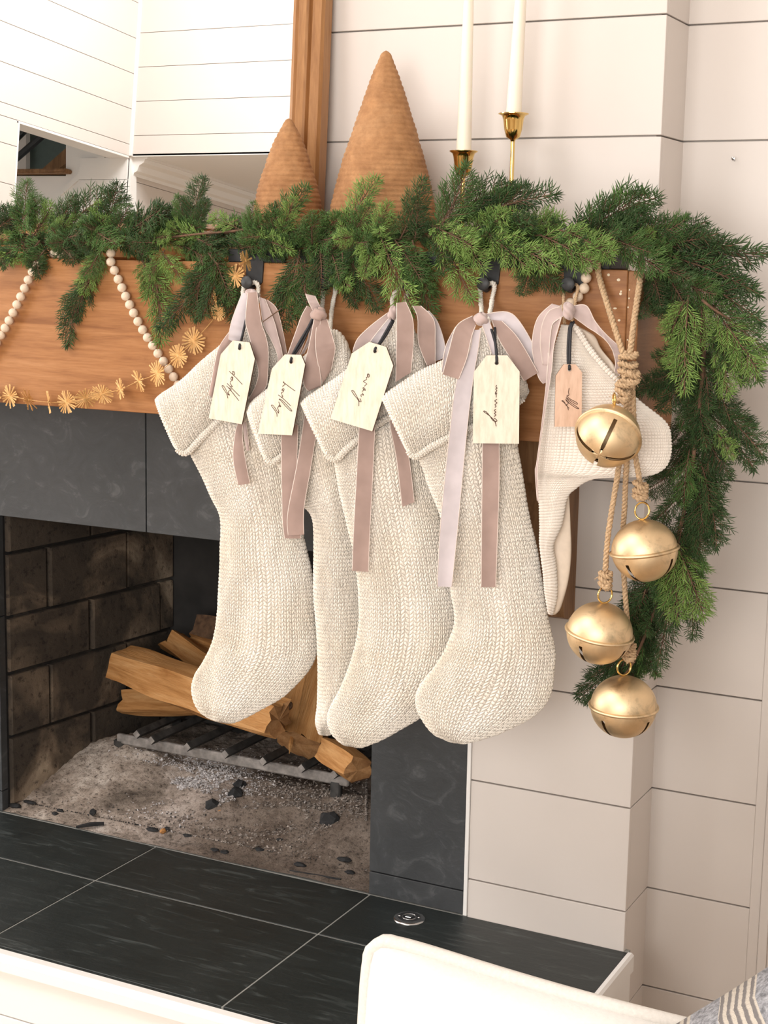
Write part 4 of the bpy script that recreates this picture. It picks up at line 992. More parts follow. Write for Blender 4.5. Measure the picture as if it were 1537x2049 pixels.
def knot(px, py, Y, wpx, hpx, nm='knot', turns=3, seed=0):
    c = atY(px, py, Y); k = .00073; m = MB(); rs = random.Random(seed)
    for i in range(turns):
        zc = c.z+(i-(turns-1)/2)*hpx*k/max(1, turns)*1.0; pts = []; ph = rs.uniform(0, 6); tl = rs.uniform(-.35, .35)
        for j in range(25):
            a = 2*PI*j/24+ph; x = wpx*k/2*math.cos(a)*.78; y = .0075*math.sin(a)
            pts.append(Vector((c.x+x, c.y+y-.001, zc+x*tl+.002*math.sin(a*2))))
        m.helix_rope(pts, .0040, 3, .016)
    a, b = rs.uniform(-.4, .4), rs.uniform(.3, .7)
    pts = [c+Vector((math.sin(t*2+a)*wpx*k*.36, -.009*math.cos(t*1.4), (t/PI-.5)*hpx*k*.95)) for t in [PI*i/14 for i in range(15)]]
    m.helix_rope(pts, .0042, 3, .016)
    for i in range(10):
        p0 = c+Vector((rs.uniform(-1, 1)*wpx*k*.4, -.008, rs.uniform(-1, 1)*hpx*k*.4)); d = Vector((rs.uniform(-1, 1), rs.uniform(-.6, 0), rs.uniform(-1, 1)))*.016
        m.tube([p0, p0+d*.5+Vector((0, 0, .002)), p0+d], .00035, 4)
    build(m, nm, JUTE, tw, smooth=True)
knot(1257, 738, -.262, 42, 66, turns=4, seed=1)
knot(1268, 756, -.266, 24, 30, turns=2, seed=6)
knot(1247, 784, -.274, 30, 42, turns=3, seed=2)
knot(1282, 982, -.252, 30, 34, turns=3, seed=3)
knot(1212, 1160, -.264, 26, 34, turns=3, seed=4)
knot(1260, 1306, -.214, 24, 34, turns=3, seed=5)

# ================================================================== BEADS
bg = thing('bead_garland', atY(222, 512, MF-.01), 'string of raw wooden beads swagged across the mantel front', 'bead garland')
def beads(path, Y, rpx=9.3, name='bead'):
    P = [atY(x, y, yy) for x, y, yy in path]; k = (P[0]-CAM).dot(FWD)/FPX; r = rpx*k
    S = resample(P, .001); last = None; acc = 0; out = []
    for i, p in enumerate(S):
        if last is None or (p-last).length >= 2*r*1.0: out.append((p, (S[min(i+3, len(S)-1)]-S[max(0, i-3)]).normalized())); last = p
    return out, S, r
prof = None; bead_me = None
def add_beads(path, rpx=9.3):
    global bead_me
    out, S, r = beads(path, 0, rpx)
    if bead_me is None:
        m = MB(); pr = [(.0022, -.97*r)]+[(r*math.cos(a), r*.97*math.sin(a)) for a in [-PI/2*.82+PI*.82*i/14 for i in range(15)]]+[(.0022, .97*r), (.0016, .5*r), (.0016, -.5*r), (.0022, -.97*r)]
        m.lathe(pr, 20); tmp = build(m, 'wooden_bead', BEAD, loc=(0, 0, 0), smooth=True); bead_me = tmp.data; bpy.data.objects.remove(tmp)
    for p, d in out:
        o = bpy.data.objects.new('wooden_bead', bead_me); COL.objects.link(o); o.parent = bg; o.location = p-wloc(bg)
        o.rotation_mode = 'QUATERNION'; o.rotation_quaternion = d.to_track_quat('Z', 'Y') @ Quaternion((0, 0, 1), random.uniform(0, 6))
    m = MB(); m.tube(S[::6], .0011, 5); build(m, 'string', CORD, bg)
yb = MF-.010
add_beads([(222, 507, MF-.004), (222, 524, yb), (229, 541, yb), (255, 600, yb), (281, 652, yb), (310, 698, yb), (340, 742, yb), (366, 785, yb), (392, 815, yb)])
add_beads([(74, 530, yb), (60, 553, yb), (38, 601, yb), (8, 660, yb), (-30, 720, yb), (-80, 780, yb)])
add_beads([(108, 508, MF+.03), (128, 508, MF+.02), (148, 509, MF+.02)])
add_beads([(1184, 486, MF+.012), (1181, 514, MF-.0095), (1177, 537, MF-.0115), (1173, 556, MF-.0120), (1169, 577, MF-.0120), (1154, 596, MF-.0105), (1139, 609, MF-.0105), (1124, 622, MF-.0105)], 10)

# ================================================================== STRAW STARS
sg = thing('straw_star_garland', atY(278, 762, MF-.01), 'garland of straw stars draped along the lower mantel edge', 'star garland')
STARS = [(-12, 795, 20, 0, 0), (20, 793, 20, .2, 0), (57, 800, 20, 1.0, .5), (98, 805, 20, .5, .2), (133, 805, 22, .1, 0), (172, 797, 22, 1.25, .6), (204, 789, 20, 1.3, -.6), (241, 779, 19, .3, 0), (278, 762, 20, .2, .3), (315, 747, 23, .1, 0), (357, 712, 21, .2, 0), (388, 683, 25, .25, 0), (437, 624, 17, .2, 0), (432, 596, 14, .8, .2), (470, 553, 21, .2, -.1), (492, 522, 18, 1.3, .2)]
rs = random.Random(5); prevp = None
ps = []
for (x, y, r, yaw, pit) in STARS:
    c = atY(x, y, MF-.016); k = (c-CAM).dot(FWD)/FPX; R = r*k*1.16
    base = Quaternion((0, 0, 1), yaw*(1 if rs.random() < .5 else -1)-.3) @ Quaternion((1, 0, 0), pit); ny = (base @ Vector((0, -1, 0))).y
    c = atY(x, y, MF-.006-R*1.06*min(1, math.sqrt(max(0, 1-ny*ny))+.12)-(.012 if 300 < x < 360 else 0)); ps.append(c); m = MB()
    ns = 11
    for i in range(ns):
        a = PI*i/ns+rs.uniform(-.05, .05); tl = rs.uniform(-.25, .25)
        d = Vector((math.cos(a), tl*.6, math.sin(a))); d = base @ d; w = base @ Vector((-math.sin(a), 0, math.cos(a))); nn = base @ Vector((0, -1, 0))
        for sg_ in (-1, 1):
            rr = R*rs.uniform(.86, 1.06); e = c+d*rr*sg_
            q0 = c+nn*.0006*i/ns; hw0, hw1, th = .0008, .0017, .0010
            m.add([q0-w*hw0, q0+w*hw0, q0+nn*th, e-w*hw1, e+w*hw1, e+nn*th], [(0, 1, 4, 3), (1, 2, 5, 4), (2, 0, 3, 5), (3, 4, 5)])
    m.lathe([(.0003, -.0016), (.0024, -.0012), (.0024, .0012), (.0003, .0016)], 10, org=c, rot=(base @ Quaternion((1, 0, 0), PI/2)).to_matrix())
    build(m, 'straw_star', STRAW, sg)
m = MB(); m.tube(resample(ps, .01), .0006, 4); build(m, 'thread', STRAW, sg)

# ================================================================== CEDAR GARLAND
def frond_mesh(name, seed, L=.13, wid=.034, nlen=.0150, dens=1.0, flat=.55, mats=None):
    rs = random.Random(seed); mb = MB(); tint = []
    def needle(p, d, ln, w, t):
        d = d.normalized(); a = Vector((0, 0, 1)) if abs(d.z) < .9 else Vector((1, 0, 0)); x = d.cross(a).normalized(); y = d.cross(x)
        b = len(mb.v); m_ = p+d*ln*.55
        vs = [p+x*w*.5, p-x*w*.25+y*w*.43, p-x*w*.25-y*w*.43, m_+x*w, m_-x*w*.5+y*w*.87, m_-x*w*.5-y*w*.87, p+d*ln]
        mb.add(vs, [(0, 1, 4, 3), (1, 2, 5, 4), (2, 0, 3, 5), (3, 4, 6), (4, 5, 6), (5, 3, 6)]); tint.extend([t]*7)
    # axis
    bend = rs.uniform(-.18, .18); bend2 = rs.uniform(-.12, .12)
    def ax(s): return Vector((bend*L*s*s, bend2*L*s*s, L*s))
    def tube(pts, r0, r1):
        b = len(mb.v); n = len(pts)
        mb.tube(pts, [r0+(r1-r0)*i/(n-1) for i in range(n)], 5); tint.extend([-1]*(len(mb.v)-b))
    tube([ax(i/8) for i in range(9)], .0014, .0006)
    nl = int(34*dens); ang0 = rs.uniform(0, 6)
    for i in range(nl):
        s = .05+.93*i/(nl-1); p = ax(s); sgn = 1 if i % 2 else -1
        env = math.sin(PI*min(1, .22+.80*s))**.8 if s > .1 else .6
        ll = wid*env*rs.uniform(.75, 1.2)
        rot = rs.uniform(-flat, flat)+(PI if sgn < 0 else 0)+(rs.uniform(-1.2, 1.2) if rs.random() < .25 else 0)
        el = rs.uniform(.60, 1.0)
        d = Vector((math.cos(rot)*math.cos(el), math.sin(rot)*math.cos(el), math.sin(el)))
        curl = Vector((0, 0, 1))*.5
        pts = []; q = p.copy(); dd = d.copy(); nseg = 4
        for k in range(nseg+1):
            pts.append(q.copy()); q = q+dd.normalized()*ll/nseg; dd = dd+curl*.12
        tube(pts, .0007, .0004)
        nn = max(5, int(ll/.0023)); t0 = rs.uniform(.30, .90)
        for k in range(nn):
            f = .12+.88*k/(nn-1); idx = f*nseg; a_ = min(int(idx), nseg-1); pp = pts[a_].lerp(pts[a_+1], idx-a_)
            dr = (pts[a_+1]-pts[a_]).normalized(); sd = dr.cross(Vector((rs.uniform(-.35, .35), 1, rs.uniform(-.35, .35)))).normalized()
            sg2 = 1 if k % 2 else -1
            nd = dr*rs.uniform(.75, 1.15)+sd*sg2*rs.uniform(.45, .8)+Vector((rs.uniform(-.2, .2), rs.uniform(-.45, .45), rs.uniform(-.1, .2)))
            needle(pp, nd, nlen*rs.uniform(.75, 1.15), .00092, max(0, min(1, t0+rs.uniform(-.08, .08))))
        needle(pts[-1], dr, nlen, .0007, t0)
    me = bpy.data.meshes.new(name); me.from_pydata([tuple(v) for v in mb.v], [], mb.f)
    ca = me.color_attributes.new('tint', 'FLOAT_COLOR', 'POINT')
    for i, t in enumerate(tint): ca.data[i].color = (max(t, 0), 0, 0, 1)
    mi = [1 if tint[f[0]] < 0 else 0 for f in mb.f]
    me.polygons.foreach_set('material_index', mi); me.polygons.foreach_set('use_smooth', [True]*len(me.polygons))
    me.update(); return me
FR = {}
for key, mat in (('D', N_DARK), ('M', N_MID), ('L', N_LITE)):
    FR[key] = []
    for v in range(5):
        me = frond_mesh('cedar_frond', hash_ := 100*ord(key)+v, wid=(.030, .036, .026, .038, .032)[v], dens=(1, 1.1, .95, 1.1, 1)[v])
        me.materials.append(mat); me.materials.append(STEM); FR[key].append(me)
gar = thing('cedar_garland', (-.2, MF+.02, MT), 'green cedar garland lying along the mantel and hanging past its end', 'garland')
rg = random.Random(11); NF = [0]
def frond(p0, p1, col, wide=1.0, roll=.5):
    d = p1-p0; L = d.length; z = d.normalized(); v = (CAM-p0).normalized()
    y = (v-z*v.dot(z)); y = y.normalized() if y.length > .05 else Vector((0, -1, 0)); x = y.cross(z)
    R = Matrix((x, y, z)).transposed() @ Matrix.Rotation(rg.uniform(-roll, roll), 3, 'Z')
    o = bpy.data.objects.new('cedar_sprig', rg.choice(FR[col])); COL.objects.link(o); o.parent = gar
    k = L/.13; o.location = p0-wloc(gar); o.rotation_mode = 'QUATERNION'; o.rotation_quaternion = R.to_quaternion()
    kw = max(.72, min(1.35, k**.5))*wide; o.scale = (kw, kw, k); NF[0] += 1
YG = MF-.002
CLEAR = [(486, 522, 530, 575), (958, 530, 1006, 580), (1122, 528, 1172, 584)]     # the holders' straps stay in view
def blocked(bx, by, tx, ty, rad):
    for i in range(13):
        s = i/12; x, y = bx+(tx-bx)*s, by+(ty-by)*s; r = rad*math.sin(PI*min(1, .2+.8*s))
        for (a, b, c, d) in CLEAR:
            if a-r < x < c+r and b-r*.75 < y < d: return True
    return False
def fpx(bx, by, tx, ty, col, Y0=None, Y1=None, wide=1.0, roll=.5):
    if tx < 1250 and ty > 470 and blocked(bx, by, tx, ty, 24): return
    Y0 = YG if Y0 is None else Y0; Y1 = Y0-.02 if Y1 is None else Y1
    if ty > 1290 and tx < 1345: Y0, Y1 = max(Y0, -.115), max(Y1, -.115)     # behind the lowest bell
    for _ in range(30):
        a, b = atY(bx, by, Y0), atY(tx, ty, Y1); bad = [False, False]
        for q in range(13):
            p = a.lerp(b, q/12)
            hit = p.z < MT+.004 and MBOT < p.z and p.y > MF-.005 and p.x < MXR+.004
            hit = hit or (p.x < -.57 and p.y > -.09)
            for o in CONES:
                h = p.z-MT
                if h < o[2] and math.hypot(p.x-o[0], p.y-o[1]) < o[3](h)+.022: hit = True
            if hit: bad[0 if q < 6 else 1] = True
        if not any(bad): break
        if bad[0]: Y0 -= .006
        if bad[1]: Y1 -= .006
    frond(atY(bx, by, Y0), atY(tx, ty, Y1), col, wide, roll)
T0, T1 = MF+.03, MF+.02
UPF = [(50, 470, 45, 360, 'M'), (75, 470, 85, 390, 'M'), (-20, 480, 15, 405, 'D'), (20, 470, -10, 420, 'D'), (110, 475, 207, 368, 'D'), (100, 470, 160, 400, 'D'), (60, 480, 110, 420, 'L'), (165, 485, 205, 420, 'L'), (205, 470, 246, 374, 'D'), (190, 470, 200, 405, 'L'), (230, 480, 250, 405, 'M'),
 (240, 480, 330, 430, 'M'), (290, 480, 345, 425, 'D'), (383, 480, 389, 352, 'D', .85), (370, 475, 372, 390, 'M', .8), (395, 470, 402, 400, 'D', .8), (330, 490, 400, 440, 'M'), (420, 485, 480, 450, 'M'), (495, 480, 506, 404, 'M', .7), (530, 490, 604, 368, 'M'), (560, 480, 590, 395, 'L', .8), (590, 490, 650, 430, 'M'), (625, 490, 620, 425, 'M'), (535, 470, 540, 405, 'D', .7),
 (685, 480, 735, 343, 'L'), (700, 480, 740, 410, 'M'), (735, 490, 790, 405, 'L'), (770, 490, 775, 430, 'M'), (800, 480, 862, 364, 'D'), (830, 480, 845, 400, 'D'), (870, 470, 960, 345, 'M'), (880, 450, 1008, 345, 'D'), (900, 450, 1012, 375, 'M', .9), (930, 440, 1115, 362, 'D'), (960, 440, 1060, 385, 'D'), (920, 470, 1050, 415, 'L'), (1000, 480, 1125, 415, 'L'), (1040, 470, 1120, 440, 'L'),
 (1130, 480, 1302, 372, 'D'), (1160, 470, 1290, 390, 'M'), (1150, 480, 1260, 430, 'D'), (1220, 480, 1340, 430, 'D'), (1180, 490, 1290, 440, 'D'), (1270, 490, 1380, 460, 'M'), (1300, 490, 1440, 485, 'D')]
for f in UPF:
    near = 490 < f[0] < 875
    fpx(*f[:5], MF-.012 if near else T0, MF-.030 if near else T1-.01, f[5] if len(f) > 5 else 1.0)
DNF = [(205, 500, 165, 590, 'L', -.012), (165, 560, 122, 690, 'D', -.004), (190, 540, 140, 640, 'D', -.004), (200, 500, 175, 560, 'M', -.02), (300, 510, 348, 682, 'L', -.012), (285, 520, 310, 600, 'L', -.02), (330, 500, 290, 560, 'L', -.02), (325, 505, 365, 560, 'L', -.02), (430, 520, 338, 668, 'D', -.01), (405, 520, 380, 640, 'D', -.016), (440, 510, 425, 640, 'D', -.012), (460, 540, 465, 655, 'D', -.004), (420, 500, 470, 600, 'M', -.016),
 (500, 500, 560, 600, 'M', -.03), (530, 500, 580, 570, 'L', -.03), (600, 500, 575, 665, 'D', -.04), (610, 520, 600, 640, 'M', -.04), (590, 540, 560, 610, 'M', -.045), (640, 500, 655, 590, 'D', -.03), (650, 530, 705, 585, 'L', -.03), (660, 500, 690, 560, 'M', -.03), (690, 510, 775, 605, 'D', -.008), (660, 520, 730, 600, 'D', -.006), (720, 490, 690, 560, 'D', -.02),
 (760, 470, 822, 625, 'L', -.05), (740, 470, 745, 560, 'L', -.04), (790, 480, 850, 560, 'M', -.04), (825, 480, 872, 640, 'M', -.03), (830, 500, 840, 590, 'M', -.035), (870, 470, 905, 540, 'D', -.03), (880, 470, 945, 600, 'L', -.03), (900, 450, 990, 530, 'L', -.03), (860, 450, 960, 490, 'L', -.035), (940, 470, 1010, 560, 'M', -.03), (970, 460, 1060, 540, 'L', -.03), (1000, 470, 1120, 545, 'L', -.03), (1060, 510, 1062, 590, 'D', -.012), (1040, 500, 1120, 590, 'D', -.012), (1010, 480, 1040, 560, 'D', -.012), (1090, 500, 1115, 575, 'D', -.012),
 (1080, 470, 1200, 520, 'L', -.03), (1120, 460, 1240, 495, 'L', -.03), (1100, 480, 1160, 530, 'L', -.03), (1150, 480, 1235, 515, 'L', -.03), (1200, 470, 1300, 505, 'M', -.02), (1230, 480, 1330, 540, 'M', -.02),
 (40, 490, -20, 540, 'D', -.01), (60, 500, 90, 545, 'D', -.01), (90, 500, 55, 540, 'M', -.01), (120, 490, 150, 530, 'D', -.01), (-20, 490, 25, 530, 'D', -.01)]
for f in DNF: fpx(f[0], f[1], f[2], f[3], f[4], MF-.006+f[5]*.3, MF-.012+f[5])
# filler along the mantel
for i in range(105):
    x = -40+1330*(i+rg.random())/105; y = 478+rg.uniform(-22, 18)
    up = rg.random() < .35; a = rg.uniform(-1.2, 1.2) if rg.random() < .8 else rg.uniform(-2.4, 2.4); l = rg.uniform(60, 105)
    tx = x+math.copysign(1, rg.random()-.35)*l*math.cos(a*.6)*.85; ty = y+(-1 if up else 1)*abs(math.sin(a))*l*.40
    ty = max(415 if tx < 480 else 405, min(ty, 530))
    fpx(x, y, tx, ty, rg.choice('DDMMMLL' if x > 650 else 'DDDMMML'), MF+rg.uniform(-.01, .06), MF+rg.uniform(-.05, .04), 1.0, 1.0)
# the drape past the mantel end
DR = [(1300, 490, 1470, 510, 'D', -.16), (1310, 500, 1537, 528, 'D', -.16), (1330, 510, 1530, 560, 'D', -.18), (1330, 520, 1500, 585, 'D', -.16), (1350, 540, 1540, 618, 'D', -.18), (1320, 480, 1450, 490, 'D', -.14), (1290, 480, 1420, 460, 'D', -.12), (1290, 520, 1400, 560, 'D', -.2), (1300, 540, 1340, 620, 'D', -.19), (1310, 545, 1300, 640, 'D', -.18), (1340, 560, 1400, 640, 'D', -.19), (1360, 560, 1430, 610, 'M', -.19),
 (1378, 590, 1362, 790, 'L', -.215), (1370, 600, 1335, 680, 'L', -.215), (1400, 600, 1420, 690, 'L', -.2), (1390, 660, 1345, 740, 'L', -.21), (1400, 590, 1535, 700, 'M', -.19), (1430, 620, 1530, 742, 'L', -.2), (1440, 640, 1500, 780, 'M', -.19), (1440, 650, 1470, 790, 'L', -.2), (1420, 640, 1480, 730, 'D', -.18), (1400, 700, 1440, 820, 'D', -.18), (1360, 740, 1300, 775, 'D', -.18), (1370, 750, 1270, 772, 'D', -.17), (1370, 770, 1296, 792, 'D', -.17), (1350, 700, 1310, 730, 'D', -.18),
 (1390, 720, 1340, 830, 'D', -.17), (1410, 740, 1480, 830, 'D', -.17), (1400, 780, 1400, 900, 'D', -.18), (1420, 800, 1500, 860, 'D', -.17), (1440, 820, 1540, 900, 'D', -.18), (1420, 830, 1530, 925, 'D', -.17), (1430, 860, 1475, 920, 'L', -.19), (1400, 850, 1450, 960, 'D', -.17), (1395, 860, 1350, 960, 'D', -.14), (1390, 820, 1352, 900, 'D', -.13), (1370, 880, 1330, 965, 'D', -.10), (1380, 900, 1360, 1010, 'M', -.18), (1400, 920, 1440, 1020, 'D', -.17), (1410, 960, 1455, 1092, 'D', -.17), (1400, 960, 1400, 1070, 'D', -.18), (1380, 960, 1330, 1050, 'D', -.16), (1350, 940, 1290, 1000, 'D', -.15), (1390, 1010, 1420, 1110, 'D', -.17), (1370, 1020, 1360, 1130, 'D', -.17), (1340, 1020, 1290, 1100, 'D', -.14),
 (1380, 1060, 1400, 1180, 'M', -.17), (1350, 1080, 1418, 1235, 'L', -.19), (1340, 1100, 1370, 1240, 'L', -.19), (1360, 1090, 1330, 1200, 'D', -.16), (1330, 1120, 1320, 1210, 'M', -.18), (1380, 1150, 1396, 1280, 'D', -.16), (1310, 1120, 1260, 1220, 'D', -.15), (1340, 1180, 1330, 1335, 'D', -.16), (1310, 1180, 1290, 1300, 'D', -.15), (1290, 1200, 1280, 1340, 'D', -.15), (1330, 1150, 1350, 1260, 'D', -.16), (1270, 1180, 1240, 1290, 'D', -.15), (1270, 1260, 1230, 1350, 'D', -.15), (1280, 1280, 1195, 1370, 'D', -.15), (1250, 1310, 1168, 1412, 'D', -.16), (1255, 1330, 1190, 1420, 'D', -.155), (1270, 1300, 1250, 1390, 'D', -.14), (1300, 1230, 1270, 1340, 'D', -.14)]
for f in DR:
    bk = .05 if f[1] >= 1255 else 0        # hangs behind the lowest bell
    fpx(f[0], f[1], f[2], f[3], f[4], f[5]+.015+bk, f[5]-.01+bk, 1.0, .7)
for i in range(52):
    s = i/51; cx = 1330+80*math.sin(PI*min(1, s*1.25))-90*max(0, s-.62)*2.2; cy = 520+820*s
    tx = cx+rg.uniform(-55, 60)*(1-.45*s); ty = cy+rg.uniform(60, 120)
    fpx(cx+rg.uniform(-15, 15), cy, tx, ty, rg.choice('DDDDM'), rg.uniform(-.17, -.10), rg.uniform(-.19, -.10), 1.0, 1.2)
# woody stems
def stem(pts, r=.0028):
    m = MB(); P = resample([atY(x, y, Y) for x, y, Y in pts], .012); n = len(P); m.tube(P, [r*(1-.5*i/n) for i in range(n)], 7); build(m, 'stem', STEM, gar, smooth=True)
stem([(-60, 488, MF+.04), (200, 480, MF+.03), (420, 468, MF+.02), (540, 455, MF+.01), (700, 470, MF+.02), (1000, 478, MF+.03), (1250, 490, MF+.03), (1330, 510, -.16)], .004)
stem([(260, 486, MF+.01), (380, 470, MF-.005), (470, 462, MF-.005), (560, 450, MF+.01)], .0024)
stem([(420, 462, MF), (455, 448, MF), (478, 438, MF)], .0012)
stem([(1330, 510, -.16), (1395, 580, -.18), (1408, 700, -.18), (1395, 860, -.165), (1370, 1020, -.16), (1325, 1180, -.15), (1270, 1320, -.15), (1235, 1370, -.15)], .004)
stem([(1405, 600, -.205), (1430, 620, -.205), (1460, 638, -.2)], .0024)
stem([(1385, 640, -.2), (1400, 690, -.2)], .003)
stem([(417, 505, MF-.03), (428, 520, MF-.032), (437, 530, MF-.032)], .0018)
stem([(565, 616, PLS[0].at(560, 620, .05).y), (525, 645, PLS[0].at(525, 645, .058).y)], .0011)
stem([(685, 505, MF-.03), (686, 540, MF-.03), (680, 575, MF-.03)], .0010)

# ================================================================== FIREWOOD, GRATE, ASH
gr = thing('fire_grate', (-1.0, .35, HZ), 'ashy black iron grate with diamond bars under the firewood', 'fire grate')
ZB = .520
p0, p1 = atZ(232, 1478, .487), atZ(702, 1562, .487); yr = (p0.y+p1.y)/2
m = MB(); m.box(p0.x, p1.x, yr-.006, yr+.006, .476, .498, .003); build(m, 'front_rail', IRONTIP, gr)
m = MB(); m.box(p0.x, p1.x, yr+.22, yr+.232, .476, .498, .003); build(m, 'back_rail', IRON, gr)
for x in (p0.x+.004, p1.x-.03):
    for y in (yr, yr+.226):
        m = MB(); m.box(x-.012, x+.012, y-.007, y+.007, HZ-.004, .484, .003); build(m, 'leg', IRON, gr)
for (px, py) in ((262, 1446), (302, 1453), (374, 1466), (450, 1482), (526, 1496), (603, 1507), (668, 1520)):
    e = atY(px, py, yr-.03); rr = .0105
    ya = yr-.03 if px != 262 else yr-.01
    zc = .4975+rr*.9
    P = [[Vector((e.x+a*rr, y, zc+b*rr)) for a, b in ((0, 1), (1, 0), (0, -1), (-1, 0))] for y in (ya, ya+.003, yr+.26)]
    P[0] = [Vector((e.x, ya, zc))+(q-Vector((e.x, ya, zc)))*.9 for q in P[0]]
    m = MB(); m.loft(P); o = build(m, 'bar', [IRON, IRONTIP], gr)
    for pg in o.data.polygons:
        if abs(pg.normal.y) > .8 and pg.center.y+wloc(gr).y < yr: pg.material_index = 1

def log(A, B, poly, label, twist=0.0, seed=0, bark=(), rough=.004, nseg=26, sub=4, endcut=(0, 0)):
    """split log from A to B; poly = cross-section [(a,b)] in metres (a sideways towards the room, b up)"""
    A, B = Vector(A), Vector(B); x = (B-A).normalized(); up = Vector((0, 0, 1)); z = (up-x*up.dot(x)).normalized(); y = z.cross(x)
    R = Matrix((x, y, z)).transposed(); L = (B-A).length; pts = []; sideid = []
    for i in range(len(poly)):
        a, b = Vector((*poly[i], 0)), Vector((*poly[(i+1) % len(poly)], 0))
        for k in range(sub): pts.append(a.lerp(b, k/sub)); sideid.append(i)
    rings = []
    for i in range(nseg+1):
        s = i/nseg; tw = twist*s; ring = []
        for j, p in enumerate(pts):
            q = Vector((p.x*math.cos(tw)-p.y*math.sin(tw), p.x*math.sin(tw)+p.y*math.cos(tw), 0)); q *= 1-.10*abs(2*s-1)**3
            nz = noise.noise(Vector((s*L*9+seed*5, q.x*40, q.y*40)))*rough+noise.noise(Vector((s*L*4+seed, q.x*90, q.y*90)))*rough*.8
            q = q+q.normalized()*nz
            ex = 0
            if i in (0, nseg): ex = noise.noise(Vector((q.x*60, q.y*60, seed+i)))*.012+(endcut[0] if i == 0 else endcut[1])*q.y
            ring.append(Vector((s*L+ex, -q.x, q.y)))
        rings.append(ring)
    mb = MB(); n = len(pts); vs = [p for r in rings for p in r]; fs = []; mi = []
    mb.add(vs, [])
    for i in range(nseg):
        for j in range(n):
            k = (j+1) % n; mb.f.append([i*n+j, i*n+k, (i+1)*n+k, (i+1)*n+j]); mb.uv.append([(0, 0)]*4); mb.m.append(2 if sideid[j] in bark else 0)
    t = thing('split_log', A, label, 'firewood', 'split firewood on the grate')
    def mk(mb, nm, mats):
        me = bpy.data.meshes.new(nm); me.from_pydata([tuple(v) for v in mb.v], [], mb.f)
        for q in mats: me.materials.append(q)
        me.polygons.foreach_set('material_index', mb.m); me.polygons.foreach_set('use_smooth', [True]*len(me.polygons)); me.update()
        bm = bmesh.new(); bm.from_mesh(me); bmesh.ops.recalc_face_normals(bm, faces=bm.faces); bm.to_mesh(me); bm.free()
        o = bpy.data.objects.new(nm, me); COL.objects.link(o); o.parent = t; o.rotation_mode = 'QUATERNION'; o.rotation_quaternion = R.to_quaternion(); ORG[o.name] = A; autosmooth(o, 32); return o
    o = mk(mb, 'split_side', [FIREWOOD, FIREWOOD_END, BARK])
    for e in (0, nseg):
        m2 = MB(); m2.add(rings[e], []); c = sum(rings[e], Vector())/n; m2.v.append(c)
        for j in range(n): m2.f.append([j, (j+1) % n, n]); m2.uv.append([(0, 0)]*3); m2.m.append(0)
        mk(m2, 'cut_end', [FIREWOOD_END])
    return t, R, A
GT = .4975+.0105*1.9
a0 = atY(240, 1328, .31); a1 = atY(560, 1440, .205)
log(a0, a1, [(-.02, .046), (.036, .036), (.040, -.030), (.0, -.046), (-.04, -.01)], 'pale orange split log lying across the front of the stack', .15, 1, (4,), .007, endcut=(.25, .1))
b0 = atY(252, 1402, .372); b1 = atY(452, 1408, .372)
log(b0, b1, [(-.03, .018), (.02, .032), (.034, -.012), (.012, -.028), (-.03, -.024)], 'short split log tucked beneath the front log', .1, 2, (3, 4), .006, endcut=(.2, 0))
c0 = atY(338, 1282, .46); c1 = atY(520, 1400, .42)
log(c0, c1, [(-.03, .02), (.014, .040), (.032, .0), (.006, -.03), (-.03, -.02)], 'splintered thin log end poking up behind the front log', -.3, 3, (3,), .008, endcut=(.9, 0))
d0 = atY(655, 1300, .46); d1 = atY(600, 1490, .315)
log(d0, d1, [(-.05, .03), (.012, .046), (.058, .03), (.054, -.03), (-.01, -.050), (-.055, -.02)], 'thick knotty split log pointing out over the grate', .25, 4, (4,), .009, endcut=(0, -.3))
e0 = atY(660, 1500, .262); e1 = atY(716, 1540, .175)
log(e0, e1, [(-.03, .02), (.02, .030), (.034, -.012), (.004, -.034), (-.034, -.018)], 'reddish split log end resting low beside the slate jamb', .2, 5, (3,), .004, endcut=(0, .2))
f0 = atY(395, 1262, .505); f1 = atY(540, 1300, .50)
log(f0, f1, [(-.03, .03), (.02, .046), (.036, .0), (.006, -.04), (-.03, -.03)], 'dark ragged log at the very back of the stack', .2, 6, (0, 1, 3), .012, endcut=(.8, 0))
# the knot and the splinter on the thick log
tgt = [o for o in bpy.data.objects if o.get('label', '').startswith('thick knotty')][0]
bpy.context.view_layer.update()
def on_log(px, py):
    for q in range(0, 60, 3):
        for o in tgt.children:
            Mi = o.matrix_world.inverted(); ok, loc, nrm, _ = o.ray_cast(Mi @ CAM, (Mi.to_3x3() @ ray(px+q, py)).normalized())
            if ok: return o.matrix_world @ loc, (o.matrix_world.to_3x3() @ nrm).normalized()
kn, kd = on_log(576, 1412)
m = MB(); m.torus(kn, kd, .0085, .0030, 18, 6); m.lathe([(.0003, .002), (.006, .0015), (.008, -.004)], 14, org=kn, rot=kd.to_track_quat('Z', 'Y').to_matrix())
build(m, 'knot', BARK, tgt, smooth=True)
s0, kd = on_log(584, 1474); s1 = atY(579, 1508, s0.y-.004)
m = MB(); m.tube([s0+Vector((0, .004, .004)), s0.lerp(s1, .5), s1], [.004, .0045, .0006], 5); build(m, 'splinter', FIREWOOD, tgt)

